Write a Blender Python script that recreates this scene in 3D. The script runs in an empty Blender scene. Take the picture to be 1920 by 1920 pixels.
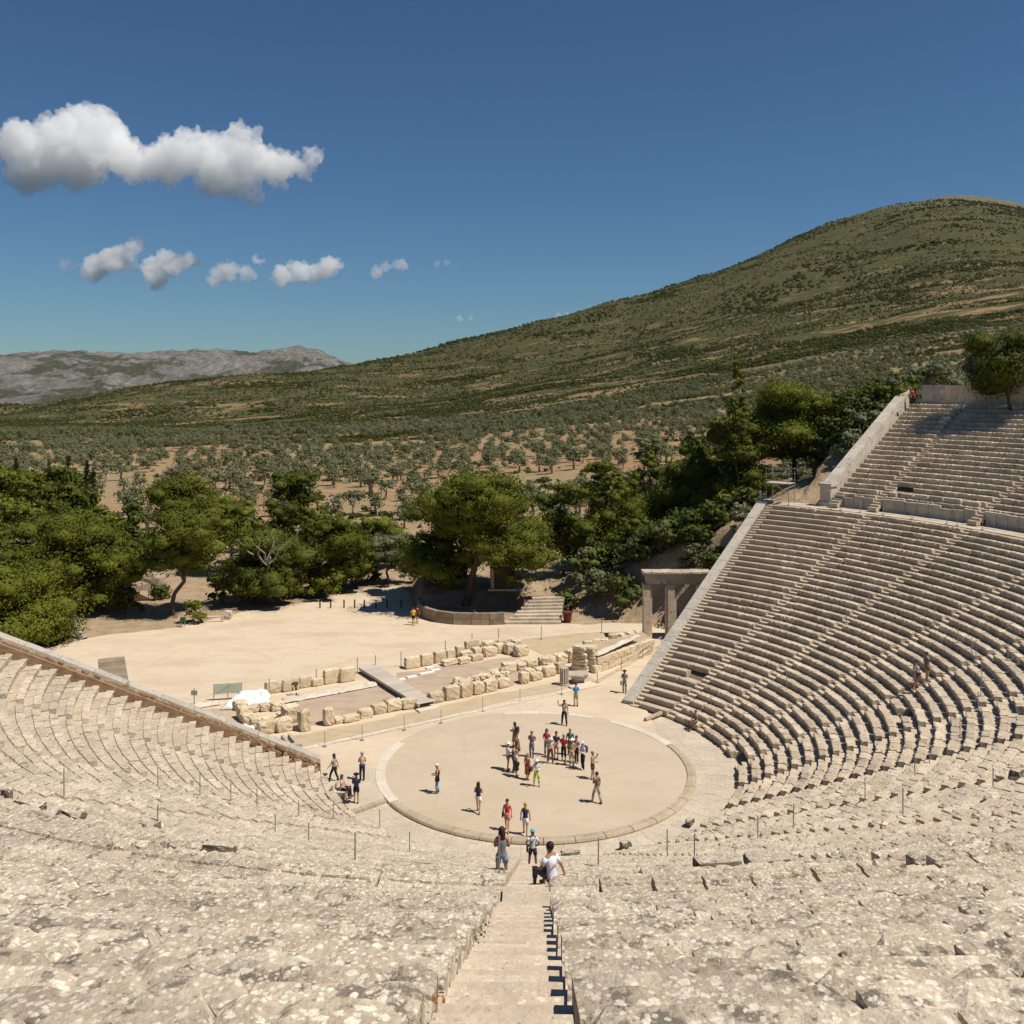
import bpy, bmesh, math, random
import numpy as np
from mathutils import Vector, Matrix
random.seed(7); RNG = np.random.default_rng(7)
S = bpy.context.scene; COL = S.collection
R = math.radians
# ------------------------------------------------------------------ camera
CAM_D, CAM_H, FPX, HOR, YAW = 59.695, 23.82, 1784.6, 714.9, -0.021
cd = bpy.data.cameras.new("camera"); cam = bpy.data.objects.new("camera", cd); COL.objects.link(cam)
S.camera = cam
cam.location = (0, -CAM_D, CAM_H); cam.rotation_euler = (R(90), 0, -YAW)
cd.sensor_width = 36; cd.lens = 36 * FPX / 1920; cd.shift_y = -(960 - HOR) / 1920; cd.shift_x = 0
cd.clip_start = 0.3; cd.clip_end = 30000
# ------------------------------------------------------------------ sky, sun, exposure
SUN = Vector((0.48, -0.16, 0.0)); SUN_EL = 60
az_to = Vector((0.93, -0.36, 0)).normalized()          # horizontal direction towards the sun
sun_vec = Vector((az_to.x * math.cos(R(SUN_EL)), az_to.y * math.cos(R(SUN_EL)), math.sin(R(SUN_EL))))
W = bpy.data.worlds.new("World"); S.world = W; W.use_nodes = True
wn = W.node_tree; wn.nodes.clear()
wo = wn.nodes.new("ShaderNodeOutputWorld"); wb = wn.nodes.new("ShaderNodeBackground"); sk = wn.nodes.new("ShaderNodeTexSky")
sk.sky_type = 'NISHITA'; sk.sun_disc = False; sk.sun_elevation = R(SUN_EL); sk.sun_rotation = math.atan2(az_to.x, az_to.y)
sk.air_density = 1.0; sk.dust_density = 0.1; sk.ozone_density = 1.8; sk.altitude = 300
wb.inputs[1].default_value = 0.057
tint = wn.nodes.new('ShaderNodeMix'); tint.data_type = 'RGBA'; tint.blend_type = 'MULTIPLY'; tint.inputs[0].default_value = 1; tint.inputs[7].default_value = (.50, .76, .98, 1)
wn.links.new(sk.outputs[0], tint.inputs[6]); wn.links.new(tint.outputs[2], wb.inputs[0]); wn.links.new(wb.outputs[0], wo.inputs[0])
sd = bpy.data.lights.new("sun", 'SUN'); sd.energy = 5.0; sd.angle = R(0.53); sd.color = (1.0, 0.93, 0.82)
so = bpy.data.objects.new("sun", sd); COL.objects.link(so); so.location = (60, -40, 90)
so.rotation_euler = sun_vec.to_track_quat('Z', 'Y').to_euler()
S.view_settings.view_transform = 'Standard'; S.view_settings.look = 'None'; S.view_settings.gamma = 1
S.view_settings.exposure = 0.14; S.view_settings.use_curve_mapping = False
S.cycles.use_denoising = True; S.cycles.max_bounces = 40; S.cycles.volume_bounces = 40; S.cycles.transparent_max_bounces = 8
S.cycles.diffuse_bounces = 3; S.cycles.glossy_bounces = 2

# ------------------------------------------------------------------ geometry of the place
def gp(px, py, z=0.0):
    d = (CAM_H - z) * FPX / (py - HOR); l = (px - 960) / FPX * d
    return Vector((l * math.cos(YAW) + d * math.sin(YAW), -CAM_D + d * math.cos(YAW) - l * math.sin(YAW), z))
def at_depth(px, d):
    l = (px - 960) / FPX * d
    return (l * math.cos(YAW) + d * math.sin(YAW), -CAM_D + d * math.cos(YAW) - l * math.sin(YAW))
def uv_of(x, y):
    yy = y + CAM_D; d = yy * math.cos(YAW) + x * math.sin(YAW); l = x * math.cos(YAW) - yy * math.sin(YAW)
    return l, d
def pix(x, y, z):
    l, d = uv_of(x, y)
    if d < 0.5: return None
    return 960 + FPX * l / d, HOR + FPX * (CAM_H - z) / d, d
R0, P1, H1, N1 = 12.6, 0.75, 0.36, 34
RU, P2, H2, N2 = 40.5, 0.82, 0.395, 21
Z1 = 0.35; DZ = 12.23; ZU = 13.55
def surf(r):
    if r < 12.6: return 0
    if r < 38.1: return .1 + (r - 12.6) * .48
    if r < 40.4: return DZ
    return 13.4 + (min(r, 58) - 40.5) * .475
def hit(px, py):
    a = (px - 960) / FPX; b = -(py - HOR) / FPX
    X = a * math.cos(YAW) + math.sin(YAW); Y = math.cos(YAW) - a * math.sin(YAW)
    t = 4.0
    while t < 200:
        x, y, z = X * t, -CAM_D + Y * t, CAM_H + b * t
        if z < surf(math.hypot(x, y)): break
        t += .04
    return Vector((x, y, z))
def pol(phi, r, z=0.0):
    return Vector((r * math.sin(R(phi)), -r * math.cos(R(phi)), z))

# ------------------------------------------------------------------ object helpers
def tag(o, label=None, cat=None, group=None, kind=None):
    if label: o['label'] = label
    if cat: o['category'] = cat
    if group: o['group'] = group
    if kind: o['kind'] = kind
    return o
def link(name, me, m=None, parent=None, smooth=False):
    o = bpy.data.objects.new(name, me); COL.objects.link(o)
    if m is not None and not me.materials: me.materials.append(m)
    if parent: o.parent = parent
    if smooth: me.shade_smooth()
    return o
def empty(name, loc=(0, 0, 0), rz=0.0):
    o = bpy.data.objects.new(name, None); COL.objects.link(o); o.location = loc; o.rotation_euler = (0, 0, rz); o.empty_display_size = .3
    return o
def mesh(name, vs, fs):
    me = bpy.data.meshes.new(name); me.from_pydata([tuple(v) for v in vs], [], fs); me.update(); return me
def npmesh(name, V, F):
    """V (n,3), F (m,k) numpy"""
    me = bpy.data.meshes.new(name); k = F.shape[1]
    me.vertices.add(len(V)); me.vertices.foreach_set("co", V.astype(np.float32).ravel())
    me.loops.add(F.size); me.loops.foreach_set("vertex_index", F.astype(np.int32).ravel())
    me.polygons.add(len(F)); me.polygons.foreach_set("loop_start", np.arange(0, F.size, k, dtype=np.int32))
    me.update(calc_edges=True); return me
class MB:
    """collects simple solids and builds them as one mesh"""
    def __init__(s): s.v = []; s.f = []
    def add(s, vs, fs):
        n = len(s.v); s.v += [Vector(v) for v in vs]; s.f += [[i + n for i in f] for f in fs]; return s
    def box(s, c, d, rz=0.0, taper=1.0, M=None):
        x, y, z = d[0] / 2, d[1] / 2, d[2] / 2
        vs = [Vector((sx * x * (taper if sz > 0 else 1), sy * y * (taper if sz > 0 else 1), sz * z)) for sz in (-1, 1) for sy in (-1, 1) for sx in (-1, 1)]
        m = Matrix.Rotation(rz, 3, 'Z')
        vs = [(M @ v if M else m @ v) + Vector(c) for v in vs]
        return s.add(vs, [[0, 2, 3, 1], [4, 5, 7, 6], [0, 1, 5, 4], [2, 6, 7, 3], [0, 4, 6, 2], [1, 3, 7, 5]])
    def tube(s, a, b, ra, rb=None, n=8, cap=True):
        a = Vector(a); b = Vector(b); rb = ra if rb is None else rb
        q = (b - a).to_track_quat('Z', 'Y'); vs = []
        for p, r in ((a, ra), (b, rb)):
            for i in range(n):
                t = 2 * math.pi * i / n; vs.append(p + q @ Vector((r * math.cos(t), r * math.sin(t), 0)))
        fs = [[i, (i + 1) % n, n + (i + 1) % n, n + i] for i in range(n)]
        if cap: fs += [list(range(n))[::-1], list(range(n, 2 * n))]
        return s.add(vs, fs)
    def loft(s, rings, cap=True):
        n = len(rings[0]); vs = [v for r in rings for v in r]; fs = []
        for k in range(len(rings) - 1):
            for i in range(n):
                fs.append([k * n + i, k * n + (i + 1) % n, (k + 1) * n + (i + 1) % n, (k + 1) * n + i])
        if cap: fs += [list(range(n))[::-1], list(range((len(rings) - 1) * n, len(rings) * n))]
        return s.add(vs, fs)
    def ell(s, c, r, n=10, m=6, M=None, zmin=-1.0, zmax=1.0):
        rings = []
        a0 = math.asin(zmin); a1 = math.asin(zmax)
        for j in range(m + 1):
            t = a0 + (a1 - a0) * j / m
            cr = max(math.cos(t), .02)
            ring = []
            for i in range(n):
                u = 2 * math.pi * i / n
                v = Vector((r[0] * cr * math.cos(u), r[1] * cr * math.sin(u), r[2] * math.sin(t)))
                ring.append((M @ v if M else v) + Vector(c))
            rings.append(ring)
        return s.loft(rings)
    def build(s, name, m, parent=None, smooth=False):
        return link(name, mesh(name, s.v, s.f), m, parent, smooth)
def local(parent, p):
    return parent.matrix_world.inverted() @ Vector(p)

def vnoise(x, y, seed=0):
    """smooth value noise on numpy arrays"""
    xi = np.floor(x).astype(np.int64); yi = np.floor(y).astype(np.int64); xf = x - xi; yf = y - yi
    u = xf * xf * (3 - 2 * xf); v = yf * yf * (3 - 2 * yf)
    def h(a, b):
        n = (a * 374761393 + b * 668265263 + seed * 1442695041) & 0xffffffff
        n = ((n ^ (n >> 13)) * 1274126177) & 0xffffffff
        return ((n ^ (n >> 16)) & 0xffff) / 65535.0
    return (h(xi, yi) * (1 - u) + h(xi + 1, yi) * u) * (1 - v) + (h(xi, yi + 1) * (1 - u) + h(xi + 1, yi + 1) * u) * v
def fbm(x, y, oct=4, seed=0):
    a = 0; s = 0; w = 1.0
    for k in range(oct):
        a = a + w * (vnoise(x * 2 ** k, y * 2 ** k, seed + k * 17) - .5); s += w; w *= .5
    return a / s * 2

# ------------------------------------------------------------------ materials
class NT:
    def __init__(s, name, rough=.9, spec=.2):
        s.m = bpy.data.materials.new(name); s.m.use_nodes = True; s.t = s.m.node_tree
        s.b = s.t.nodes["Principled BSDF"]; s.b.inputs["Roughness"].default_value = rough
        s.b.inputs["Specular IOR Level"].default_value = spec
        g = s.n("ShaderNodeNewGeometry"); s.pos = g.outputs["Position"]; s.geo = g
    def n(s, k): return s.t.nodes.new(k)
    def l(s, a, b): s.t.links.new(a, b)
    def noise(s, scale, detail=4, rough=.6, vec=None, dist=0.0):
        n = s.n("ShaderNodeTexNoise"); n.inputs["Scale"].default_value = scale; n.inputs["Detail"].default_value = detail
        n.inputs["Roughness"].default_value = rough; n.inputs["Distortion"].default_value = dist
        s.l(vec or s.pos, n.inputs["Vector"]); return n.outputs["Fac"]
    def voro(s, scale, vec=None, out="Distance", feat='F1', rnd=1.0):
        n = s.n("ShaderNodeTexVoronoi"); n.inputs["Scale"].default_value = scale; n.feature = feat; n.inputs["Randomness"].default_value = rnd
        s.l(vec or s.pos, n.inputs["Vector"]); return n.outputs[out]
    def warp(s, scale, amt, vec=None):
        n = s.n("ShaderNodeTexNoise"); n.inputs["Scale"].default_value = scale; n.inputs["Detail"].default_value = 3
        s.l(vec or s.pos, n.inputs["Vector"])
        v = s.n("ShaderNodeVectorMath"); v.operation = 'MULTIPLY_ADD'; s.l(n.outputs["Color"], v.inputs[0]); v.inputs[1].default_value = (amt,) * 3; s.l(vec or s.pos, v.inputs[2])
        return v.outputs[0]
    def scl(s, v3, vec=None):
        v = s.n("ShaderNodeVectorMath"); v.operation = 'MULTIPLY'; s.l(vec or s.pos, v.inputs[0]); v.inputs[1].default_value = v3; return v.outputs[0]
    def step(s, fac, a, b, o0=0.0, o1=1.0):
        n = s.n("ShaderNodeMapRange"); n.inputs[1].default_value = a; n.inputs[2].default_value = b; n.inputs[3].default_value = o0; n.inputs[4].default_value = o1
        s.l(fac, n.inputs[0]); return n.outputs[0]
    def math(s, op, a, b):
        n = s.n("ShaderNodeMath"); n.operation = op
        for i, q in enumerate((a, b)):
            if isinstance(q, (int, float)): n.inputs[i].default_value = q
            else: s.l(q, n.inputs[i])
        return n.outputs[0]
    def ramp(s, fac, stops):
        n = s.n("ShaderNodeValToRGB"); e = n.color_ramp.elements
        while len(e) < len(stops): e.new(.5)
        for i, (p, c) in enumerate(stops): e[i].position = p; e[i].color = (*c, 1)
        s.l(fac, n.inputs[0]); return n.outputs[0]
    def mix(s, fac, a, b, mode='MIX'):
        n = s.n("ShaderNodeMix"); n.data_type = 'RGBA'; n.blend_type = mode
        for i, q in ((0, fac), (6, a), (7, b)):
            if isinstance(q, (int, float)): n.inputs[i].default_value = q
            elif isinstance(q, tuple): n.inputs[i].default_value = (*q, 1)
            else: s.l(q, n.inputs[i])
        return n.outputs[2]
    def rnd(s): return s.n("ShaderNodeObjectInfo").outputs["Random"]
    def bright(s, col, fac):
        n = s.n("ShaderNodeHueSaturation"); s.l(col, n.inputs["Color"]); s.l(fac, n.inputs["Value"]); return n.outputs[0]
    def bump(s, h, strength=.5, dist=.02):
        n = s.n("ShaderNodeBump"); n.inputs["Strength"].default_value = strength; n.inputs["Distance"].default_value = dist
        s.l(h, n.inputs["Height"]); s.l(n.outputs[0], s.b.inputs["Normal"])
    def col(s, c):
        if isinstance(c, tuple): s.b.inputs["Base Color"].default_value = (*c, 1)
        else: s.l(c, s.b.inputs["Base Color"])
        return s

def NUMW(n):
    o = ['first', 'second', 'third', 'fourth', 'fifth', 'sixth', 'seventh', 'eighth', 'ninth', 'tenth', 'eleventh', 'twelfth', 'thirteenth', 'fourteenth', 'fifteenth', 'sixteenth', 'seventeenth', 'eighteenth', 'nineteenth']
    if n < 19: return o[n]
    t, u = divmod(n + 1, 10); w = ['twent', 'thirt', 'fort', 'fift', 'sixt'][t - 2]
    return w + 'ieth' if u == 0 else w + 'y-' + o[u - 1]
def stone(name, lo, hi, lichen=.0, dark=.0, sc=1.0, var=.14, wcol=(.72, .65, .52), bump=.5):
    t = NT(name); big = t.noise(.9 * sc, 5, .62); fine = t.noise(9 * sc, 5, .7)
    c = t.ramp(big, [(.3, lo), (.7, hi)])
    c = t.mix(t.step(fine, .35, .7, 0, .55), c, tuple(q * .62 for q in lo))
    if dark:
        d = t.step(t.noise(3.1 * sc, 6, .7), .62 - dark * .12, .67 - dark * .1)
        c = t.mix(t.math('MULTIPLY', d, .8), c, (.125, .108, .088))
    if lichen:
        w = t.warp(11 * sc, .13); v = t.voro(6.4 * sc, w); clump = t.noise(1.5 * sc, 4)
        k = t.math('MULTIPLY', t.step(v, .30, .22), t.step(clump, .60 - lichen * .23, .66 - lichen * .23))
        v2 = t.voro(14 * sc, t.warp(29 * sc, .05)); k2 = t.math('MULTIPLY', t.step(v2, .36, .26), t.step(t.noise(2.3 * sc, 3), .54 - lichen * .16, .6 - lichen * .16))
        tone = t.mix(t.noise(4 * sc, 2), wcol, (.62, .52, .39))
        c = t.mix(t.math('MULTIPLY', t.math('MAXIMUM', k, t.math('MULTIPLY', k2, .8)), .85), c, tone)
        v3 = t.voro(13 * sc, t.warp(19 * sc, .05)); c = t.mix(t.math('MULTIPLY', t.step(v3, .22, .14), t.step(t.noise(1.9 * sc, 3), .5, .58, 0, .75)), c, (.17, .15, .12))
    c = t.bright(c, t.step(t.rnd(), 0, 1, 1 - var, 1 + var * .8))
    t.col(c); t.bump(t.math('ADD', fine, t.math('MULTIPLY', t.noise(2.5 * sc, 4), 2.0)), bump, .05)
    return t.m
def plain(name, c, rough=.8, var=0.0, spec=.2, metal=0.0):
    t = NT(name, rough, spec); t.b.inputs["Metallic"].default_value = metal
    f = t.noise(30, 3); col = t.mix(t.step(f, .3, .7), tuple(q * .86 for q in c), c)
    if var: col = t.bright(col, t.step(t.rnd(), 0, 1, 1 - var, 1 + var))
    return t.col(col).m
M = {}
M['seat_far'] = stone('weathered_limestone', (.40, .32, .23), (.66, .56, .43), .28, .35, 1.0, .2)
M['seat_clean'] = stone('restored_limestone', (.42, .34, .25), (.55, .465, .36), .0, .12, 1.0, .08)
M['seat_lichen'] = stone('lichened_limestone', (.42, .34, .25), (.66, .57, .45), .85, .22, 1.0, .13, bump=.8)
M['seat_near'] = stone('foreground_lichened_limestone', (.36, .295, .215), (.66, .565, .44), 1.35, .62, 1.0, .15, wcol=(.86, .80, .68), bump=.9)
M['step'] = stone('worn_step_stone', (.50, .40, .295), (.62, .52, .40), .1, .0, 1.0, .06)
M['coping'] = stone('grey_coping_stone', (.40, .36, .30), (.54, .49, .42), .15, .3, 1.6, .08)
M['slab'] = stone('pale_orthostat', (.44, .395, .325), (.60, .54, .455), .1, .28, .8, .10)
M['ruin'] = stone('yellow_ruin_stone', (.56, .44, .285), (.76, .65, .47), .2, .12, 1.3, .12)
M['rubble'] = stone('red_brown_rubble', (.26, .155, .085), (.42, .30, .19), .0, .15, 2.0, .28)
M['pave'] = stone('pale_paving', (.48, .40, .30), (.60, .51, .40), .05, .0, .7, .06, bump=.15)
M['kerb'] = stone('kerb_stone', (.38, .30, .205), (.52, .43, .32), .0, .05, .8, .07, bump=.2)
M['kerbflat'] = stone('flush_kerb_stone', (.60, .52, .42), (.70, .62, .51), .0, .0, .8, .05, bump=.1)
M['gate'] = stone('restored_gate_stone', (.56, .44, .31), (.74, .63, .49), .1, .2, .9, .08)
M['marble'] = stone('marble_fragment', (.44, .37, .29), (.56, .50, .42), .0, .12, 2.0, .08)
def sandmat(name, a, b, c, s=.35):
    t = NT(name, .95, .1); big = t.noise(.12 * s * 3, 5, .6, t.scl((1, 2.2, 1))); f = t.noise(6, 6, .75)
    k = t.ramp(big, [(.32, a), (.55, b), (.72, c)]); k = t.mix(t.step(f, .42, .75, 0, .35), k, tuple(q * .72 for q in a))
    tr = t.math('ABSOLUTE', t.math('SUBTRACT', t.noise(.10, 3, .5, t.warp(.4, 1.5)), .5), 0); k = t.mix(t.step(tr, .012, .003, 0, .22), k, tuple(q * .8 for q in c))
    tr2 = t.noise(.55, 4, .7, t.scl((1, 2, 1))); k = t.mix(t.step(tr2, .52, .68, 0, .3), k, tuple(q * .84 for q in a))
    g = t.voro(4.5, t.warp(8, .1)); k = t.mix(t.step(g, .13, .07, 0, .3), k, (.36, .28, .2))
    t.col(k); t.bump(t.noise(3, 6, .7), .35, .06); return t.m
M['yard'] = sandmat('yard_sand', (.52, .41, .285), (.61, .505, .375), (.56, .42, .285))
M['orch'] = sandmat('orchestra_earth', (.46, .375, .27), (.52, .425, .315), (.49, .385, .27))
M['soil'] = sandmat('excavated_soil', (.36, .275, .20), (.45, .355, .265), (.48, .36, .245), 1.2)
M['drysoil'] = sandmat('dry_grass_soil', (.42, .33, .215), (.50, .40, .275), (.46, .335, .21), 1.5)
M['cloth'] = plain('white_tarpaulin', (.78, .78, .76), .7)
M['wood'] = plain('weathered_boards', (.52, .455, .38), .8, .12)
M['metal'] = plain('grey_painted_metal', (.33, .32, .30), .55, 0, .4, .3)
M['rope'] = plain('rope', (.5, .44, .36))
M['board_green'] = plain('pale_green_board', (.46, .50, .40), .6)
M['bark'] = plain('pine_bark', (.13, .09, .065), .95, .15)
M['barkl'] = plain('grey_branch_wood', (.30, .265, .22), .95, .15)
M['channel'] = stone('foot_worn_channel', (.42, .335, .24), (.60, .505, .385), .3, .1, 1.0, .05, wcol=(.7, .62, .5), bump=.3)
M['darkside'] = stone('dark_stone_side', (.13, .108, .08), (.25, .21, .16), .3, .2, 2.0, .1)
M['oldwall'] = stone('brown_field_stone', (.24, .185, .125), (.38, .31, .22), 0, .2, 1.5, .2)
M['dirt'] = stone('cavea_earth', (.16, .125, .09), (.24, .19, .14), 0, 0)
def leafmat(name, a, b, c, tr=.25, sc=.5):
    t = NT(name, .75, .15); f = t.noise(sc, 4, .6); g = t.noise(4.5, 2)
    k = t.ramp(f, [(.3, a), (.5, b), (.72, c)]); k = t.mix(t.step(g, .35, .65, 0, .5), k, tuple(q * .6 for q in a))
    k = t.bright(k, t.step(t.rnd(), 0, 1, .88, 1.15)); t.col(k)
    tl = t.n("ShaderNodeBsdfTranslucent"); t.l(k, tl.inputs[0]); mx = t.n("ShaderNodeMixShader"); mx.inputs[0].default_value = tr
    out = [n for n in t.t.nodes if n.type == 'OUTPUT_MATERIAL'][0]
    t.l(t.b.outputs[0], mx.inputs[1]); t.l(tl.outputs[0], mx.inputs[2]); t.l(mx.outputs[0], out.inputs[0]); return t.m
M['pine'] = leafmat('pine_needles', (.078, .094, .011), (.132, .148, .016), (.195, .205, .028))
M['pine2'] = leafmat('dark_pine_needles', (.064, .080, .012), (.105, .124, .017), (.155, .17, .027))
M['olive'] = leafmat('olive_leaves', (.15, .16, .08), (.205, .215, .11), (.26, .262, .15), .3)
M['scrub'] = leafmat('maquis_leaves', (.055, .064, .013), (.082, .09, .018), (.115, .12, .026), .3, .02)
M['cypress'] = leafmat('cypress_foliage', (.022, .032, .012), (.032, .045, .016), (.045, .06, .02), .1)
M['bush'] = leafmat('bush_leaves', (.07, .09, .022), (.105, .13, .032), (.14, .165, .045), .25)
# ================================================================== terrain
PXC = np.array([-900, -400, 0, 400, 800, 1000, 1200, 1400, 1600, 1800, 2000, 2400, 2900], float)
DEP = np.array([100, 130, 160, 250, 400, 650, 1000, 1300, 1700, 2100, 2450, 2900], float)
# what height (as the row it is seen at) the land has, by direction and distance
TY = np.array([
 [None, None, 975, 893, 845, 820, 806, 800, 800, 806, 812, 812],
 [None, None, 975, 893, 840, 816, 802, 797, 786, 796, 806, 808],
 [None, None, 975, 893, 842, 817, 803, 797, 768, 786, 800, 806],
 [None, None, 972, 893, 843, 818, 803, 784, 714, 740, 775, 795],
 [None, None, 968, 890, 838, 802, 776, 748, 688, 660, 690, 740],
 [None, None, 962, 876, 818, 778, 742, 712, 664, 611, 650, 700],
 [None, None, 950, 855, 795, 750, 712, 678, 620, 552, 560, 620],
 [None, None, 930, 830, 768, 722, 676, 636, 566, 498, 484, 560],
 [None, None, 880, 785, 725, 688, 638, 596, 526, 450, 404, 450],
 [None, None, 830, 750, 692, 650, 598, 552, 480, 408, 364, 400],
 [None, None, 800, 725, 665, 625, 574, 530, 470, 425, 405, 420],
 [None, None, 790, 710, 650, 612, 565, 525, 490, 475, 470, 480],
 [None, None, 790, 710, 650, 612, 565, 525, 500, 490, 490, 500]], dtype=object)
TZ = np.zeros(TY.shape)
for i in range(TY.shape[0]):
    for j in range(TY.shape[1]):
        TZ[i, j] = 0 if TY[i, j] is None else CAM_H - (TY[i, j] - HOR) / FPX * DEP[j]
def cub(p0, p1, p2, p3, t):
    return p1 + .5 * t * (p2 - p0 + t * (2 * p0 - 5 * p1 + 4 * p2 - p3 + t * (3 * (p1 - p2) + p3 - p0)))
def table(px, d):
    ld = np.log(np.clip(d, DEP[0], DEP[-1])); LD = np.log(DEP)
    j = np.clip(np.searchsorted(LD, ld) - 1, 0, len(DEP) - 2); t = (ld - LD[j]) / (LD[j + 1] - LD[j])
    p = np.clip(px, PXC[0], PXC[-1]); i = np.clip(np.searchsorted(PXC, p) - 1, 0, len(PXC) - 2); s = (p - PXC[i]) / (PXC[i + 1] - PXC[i])
    def row(ii):
        ii = np.clip(ii, 0, len(PXC) - 1); c = lambda q: TZ[ii, np.clip(q, 0, len(DEP) - 1)]
        lin = c(j) * (1 - t) + c(j + 1) * t
        return .6 * lin + .4 * cub(c(j - 1), c(j), c(j + 1), c(j + 2), t)
    return cub(row(i - 1), row(i), row(i + 1), row(i + 2), s)
ER = np.array([math.sin(R(143.9)), -math.cos(R(143.9))]); NR = np.array([math.cos(R(143.9)), math.sin(R(143.9))])
def smooth(a, b, x):
    t = np.clip((x - a) / (b - a), 0, 1); return t * t * (3 - 2 * t)
def cavz(r):
    lo = np.clip((r - 13.0) * .48, 0, 12.0)
    return np.where(r < 41.5, lo, 12 + np.clip((r - 41.5) * .55, 0, 9.6))
def ground(x, y):
    """height of the land, numpy or scalar"""
    x = np.asarray(x, float); y = np.asarray(y, float)
    yy = y + CAM_D; d = np.maximum(yy * math.cos(YAW) + x * math.sin(YAW), 1); l = x * math.cos(YAW) - yy * math.sin(YAW)
    px = 960 + FPX * l / d
    far = smooth(100, 160, d)
    base = table(px, d) * np.where(d < 100, 0, 1)
    amp = smooth(150, 500, d)
    n = fbm(x / 90, y / 90, 5, 3) * 4.5 * amp + fbm(x / 330, y / 330, 4, 9) * 22 * smooth(900, 1700, d) + fbm(x / 14, y / 14, 3, 5) * .5 * smooth(125, 180, d)
    z = base + n
    # land on the flank of the theatre hill
    s = x * ER[0] + y * ER[1]; t = x * NR[0] + y * NR[1]; rr = np.hypot(x, y)
    L = 11 + 6 * smooth(36, 39, s) + 3 * smooth(44, 50, s)
    w = np.exp(-(np.clip(t, 0, None) / L) ** 1.6)
    phi = np.degrees(np.arctan2(x, -y)); insec = (phi > -79) & (phi < 143.5)
    cf = (np.clip((s - 15.5) * .47, 0, 11.7) + np.clip((s - 46) * .16, 0, 2.0)) * np.maximum(smooth(95, 113, d + fbm(x / 5, y / 5, 2, 8) * 3), smooth(34, 37.5, s))
    fl = np.where(insec, cavz(rr) - 1.6, cf * w * np.exp(-(np.clip(s - 60, 0, None) / 25) ** 2))
    fl = np.where((~insec) & (t < 0) & (s < 0), 0, fl)
    ter = 1.35 * smooth(101.5, 104, d - .012 * (px - 900)) * smooth(775, 800, px) * (1 - smooth(120, 135, d)) * (1 - smooth(1150, 1250, px))
    fl = np.where(insec, fl, np.maximum(fl, ter))
    lump = fbm(x / 6, y / 6, 3, 21) * .5 * smooth(1, 4, fl) * np.where(insec, 0, 1)
    fl = fl + lump
    k = 1.2
    return np.where(insec & (rr < 60), fl - .3, np.log(np.exp(np.clip(z, -40, 30) / k * (z < 30)) + np.exp(np.clip(fl, -40, 30) / k)) * k * (z < 30) * (fl > .05) + np.where((z >= 30) | (fl <= .05), z, 0)) - .04
def gz(x, y): return float(ground(np.array([x]), np.array([y]))[0])

def terrain_mat():
    t = NT("hill_and_field_ground", .95, .1)
    sx = t.n("ShaderNodeSeparateXYZ"); t.l(t.pos, sx.inputs[0])
    n1 = t.noise(.02, 6, .65, t.scl((1, .55, 1))); n2 = t.noise(.11, 5, .7, t.scl((.6, 1.6, 1))); n3 = t.noise(.7, 4, .7); n4 = t.noise(.006, 4, .6)
    soil = t.ramp(n2, [(.3, (.22, .135, .072)), (.5, (.30, .19, .105)), (.7, (.38, .265, .155))])
    dry = t.ramp(n3, [(.3, (.20, .165, .085)), (.7, (.33, .26, .15))])
    grd = t.mix(t.step(n1, .42, .58), soil, dry)
    green = t.ramp(n3, [(.3, (.028, .034, .010)), (.7, (.054, .060, .018))])
    dist = t.step(sx.outputs[1], 350, 950)            # hill slopes lie beyond the fields and carry maquis
    cover = t.math('MULTIPLY', dist, t.step(n2, .70, .62))
    c = t.mix(t.math('MULTIPLY', cover, .92), grd, green)
    rock = t.step(t.noise(.06, 6, .75, t.scl((1, .8, 1.3))), .63, .68)
    c = t.mix(t.math('MULTIPLY', t.math('MULTIPLY', rock, dist), t.step(n3, .42, .52)), c, (.36, .33, .28))
    pat = t.math('MULTIPLY', t.step(t.noise(.022, 6, .7, t.scl((.5, 1, 1))), .545, .585), t.step(n3, .36, .46)); c = t.mix(t.math('MULTIPLY', pat, t.step(sx.outputs[1], 1900, 1100, .12, .8)), c, soil)
    alt = t.step(sx.outputs[2], 430, 500, 0, .6); c = t.mix(t.math('MULTIPLY', alt, t.step(n2, .42, .55, .3, .8)), c, (.27, .235, .175))
    near = t.step(sx.outputs[1], 110, 60)
    brown = t.ramp(n3, [(.3, (.26, .18, .11)), (.7, (.41, .31, .205))])
    c = t.mix(near, c, brown)
    t.col(c); t.bump(t.noise(.35, 5, .7), .5, 1.0); return t.m
M['land'] = terrain_mat()
nu, nd = 300, 520
U = np.linspace(-.95, .95, nu); DD = np.concatenate([np.geomspace(22, 2900, nd)])
UU, DG = np.meshgrid(U, DD); LL = UU * DG
X = LL * math.cos(YAW) + DG * math.sin(YAW); Y = -CAM_D + DG * math.cos(YAW) - LL * math.sin(YAW)
Z = ground(X, Y)
V = np.stack([X.ravel(), Y.ravel(), Z.ravel()], 1)
ii, jj = np.meshgrid(np.arange(nd - 1), np.arange(nu - 1), indexing='ij'); a = (ii * nu + jj).ravel()
F = np.stack([a, a + 1, a + nu + 1, a + nu], 1)
o = link('ground', npmesh('ground', V, F), M['land'], None, True); tag(o, kind='structure')
g = MB(); g.box((-500, 2600, -58), (9300, 5600, 8))
tag(g.build('plain', M['land']), kind='structure')

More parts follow.
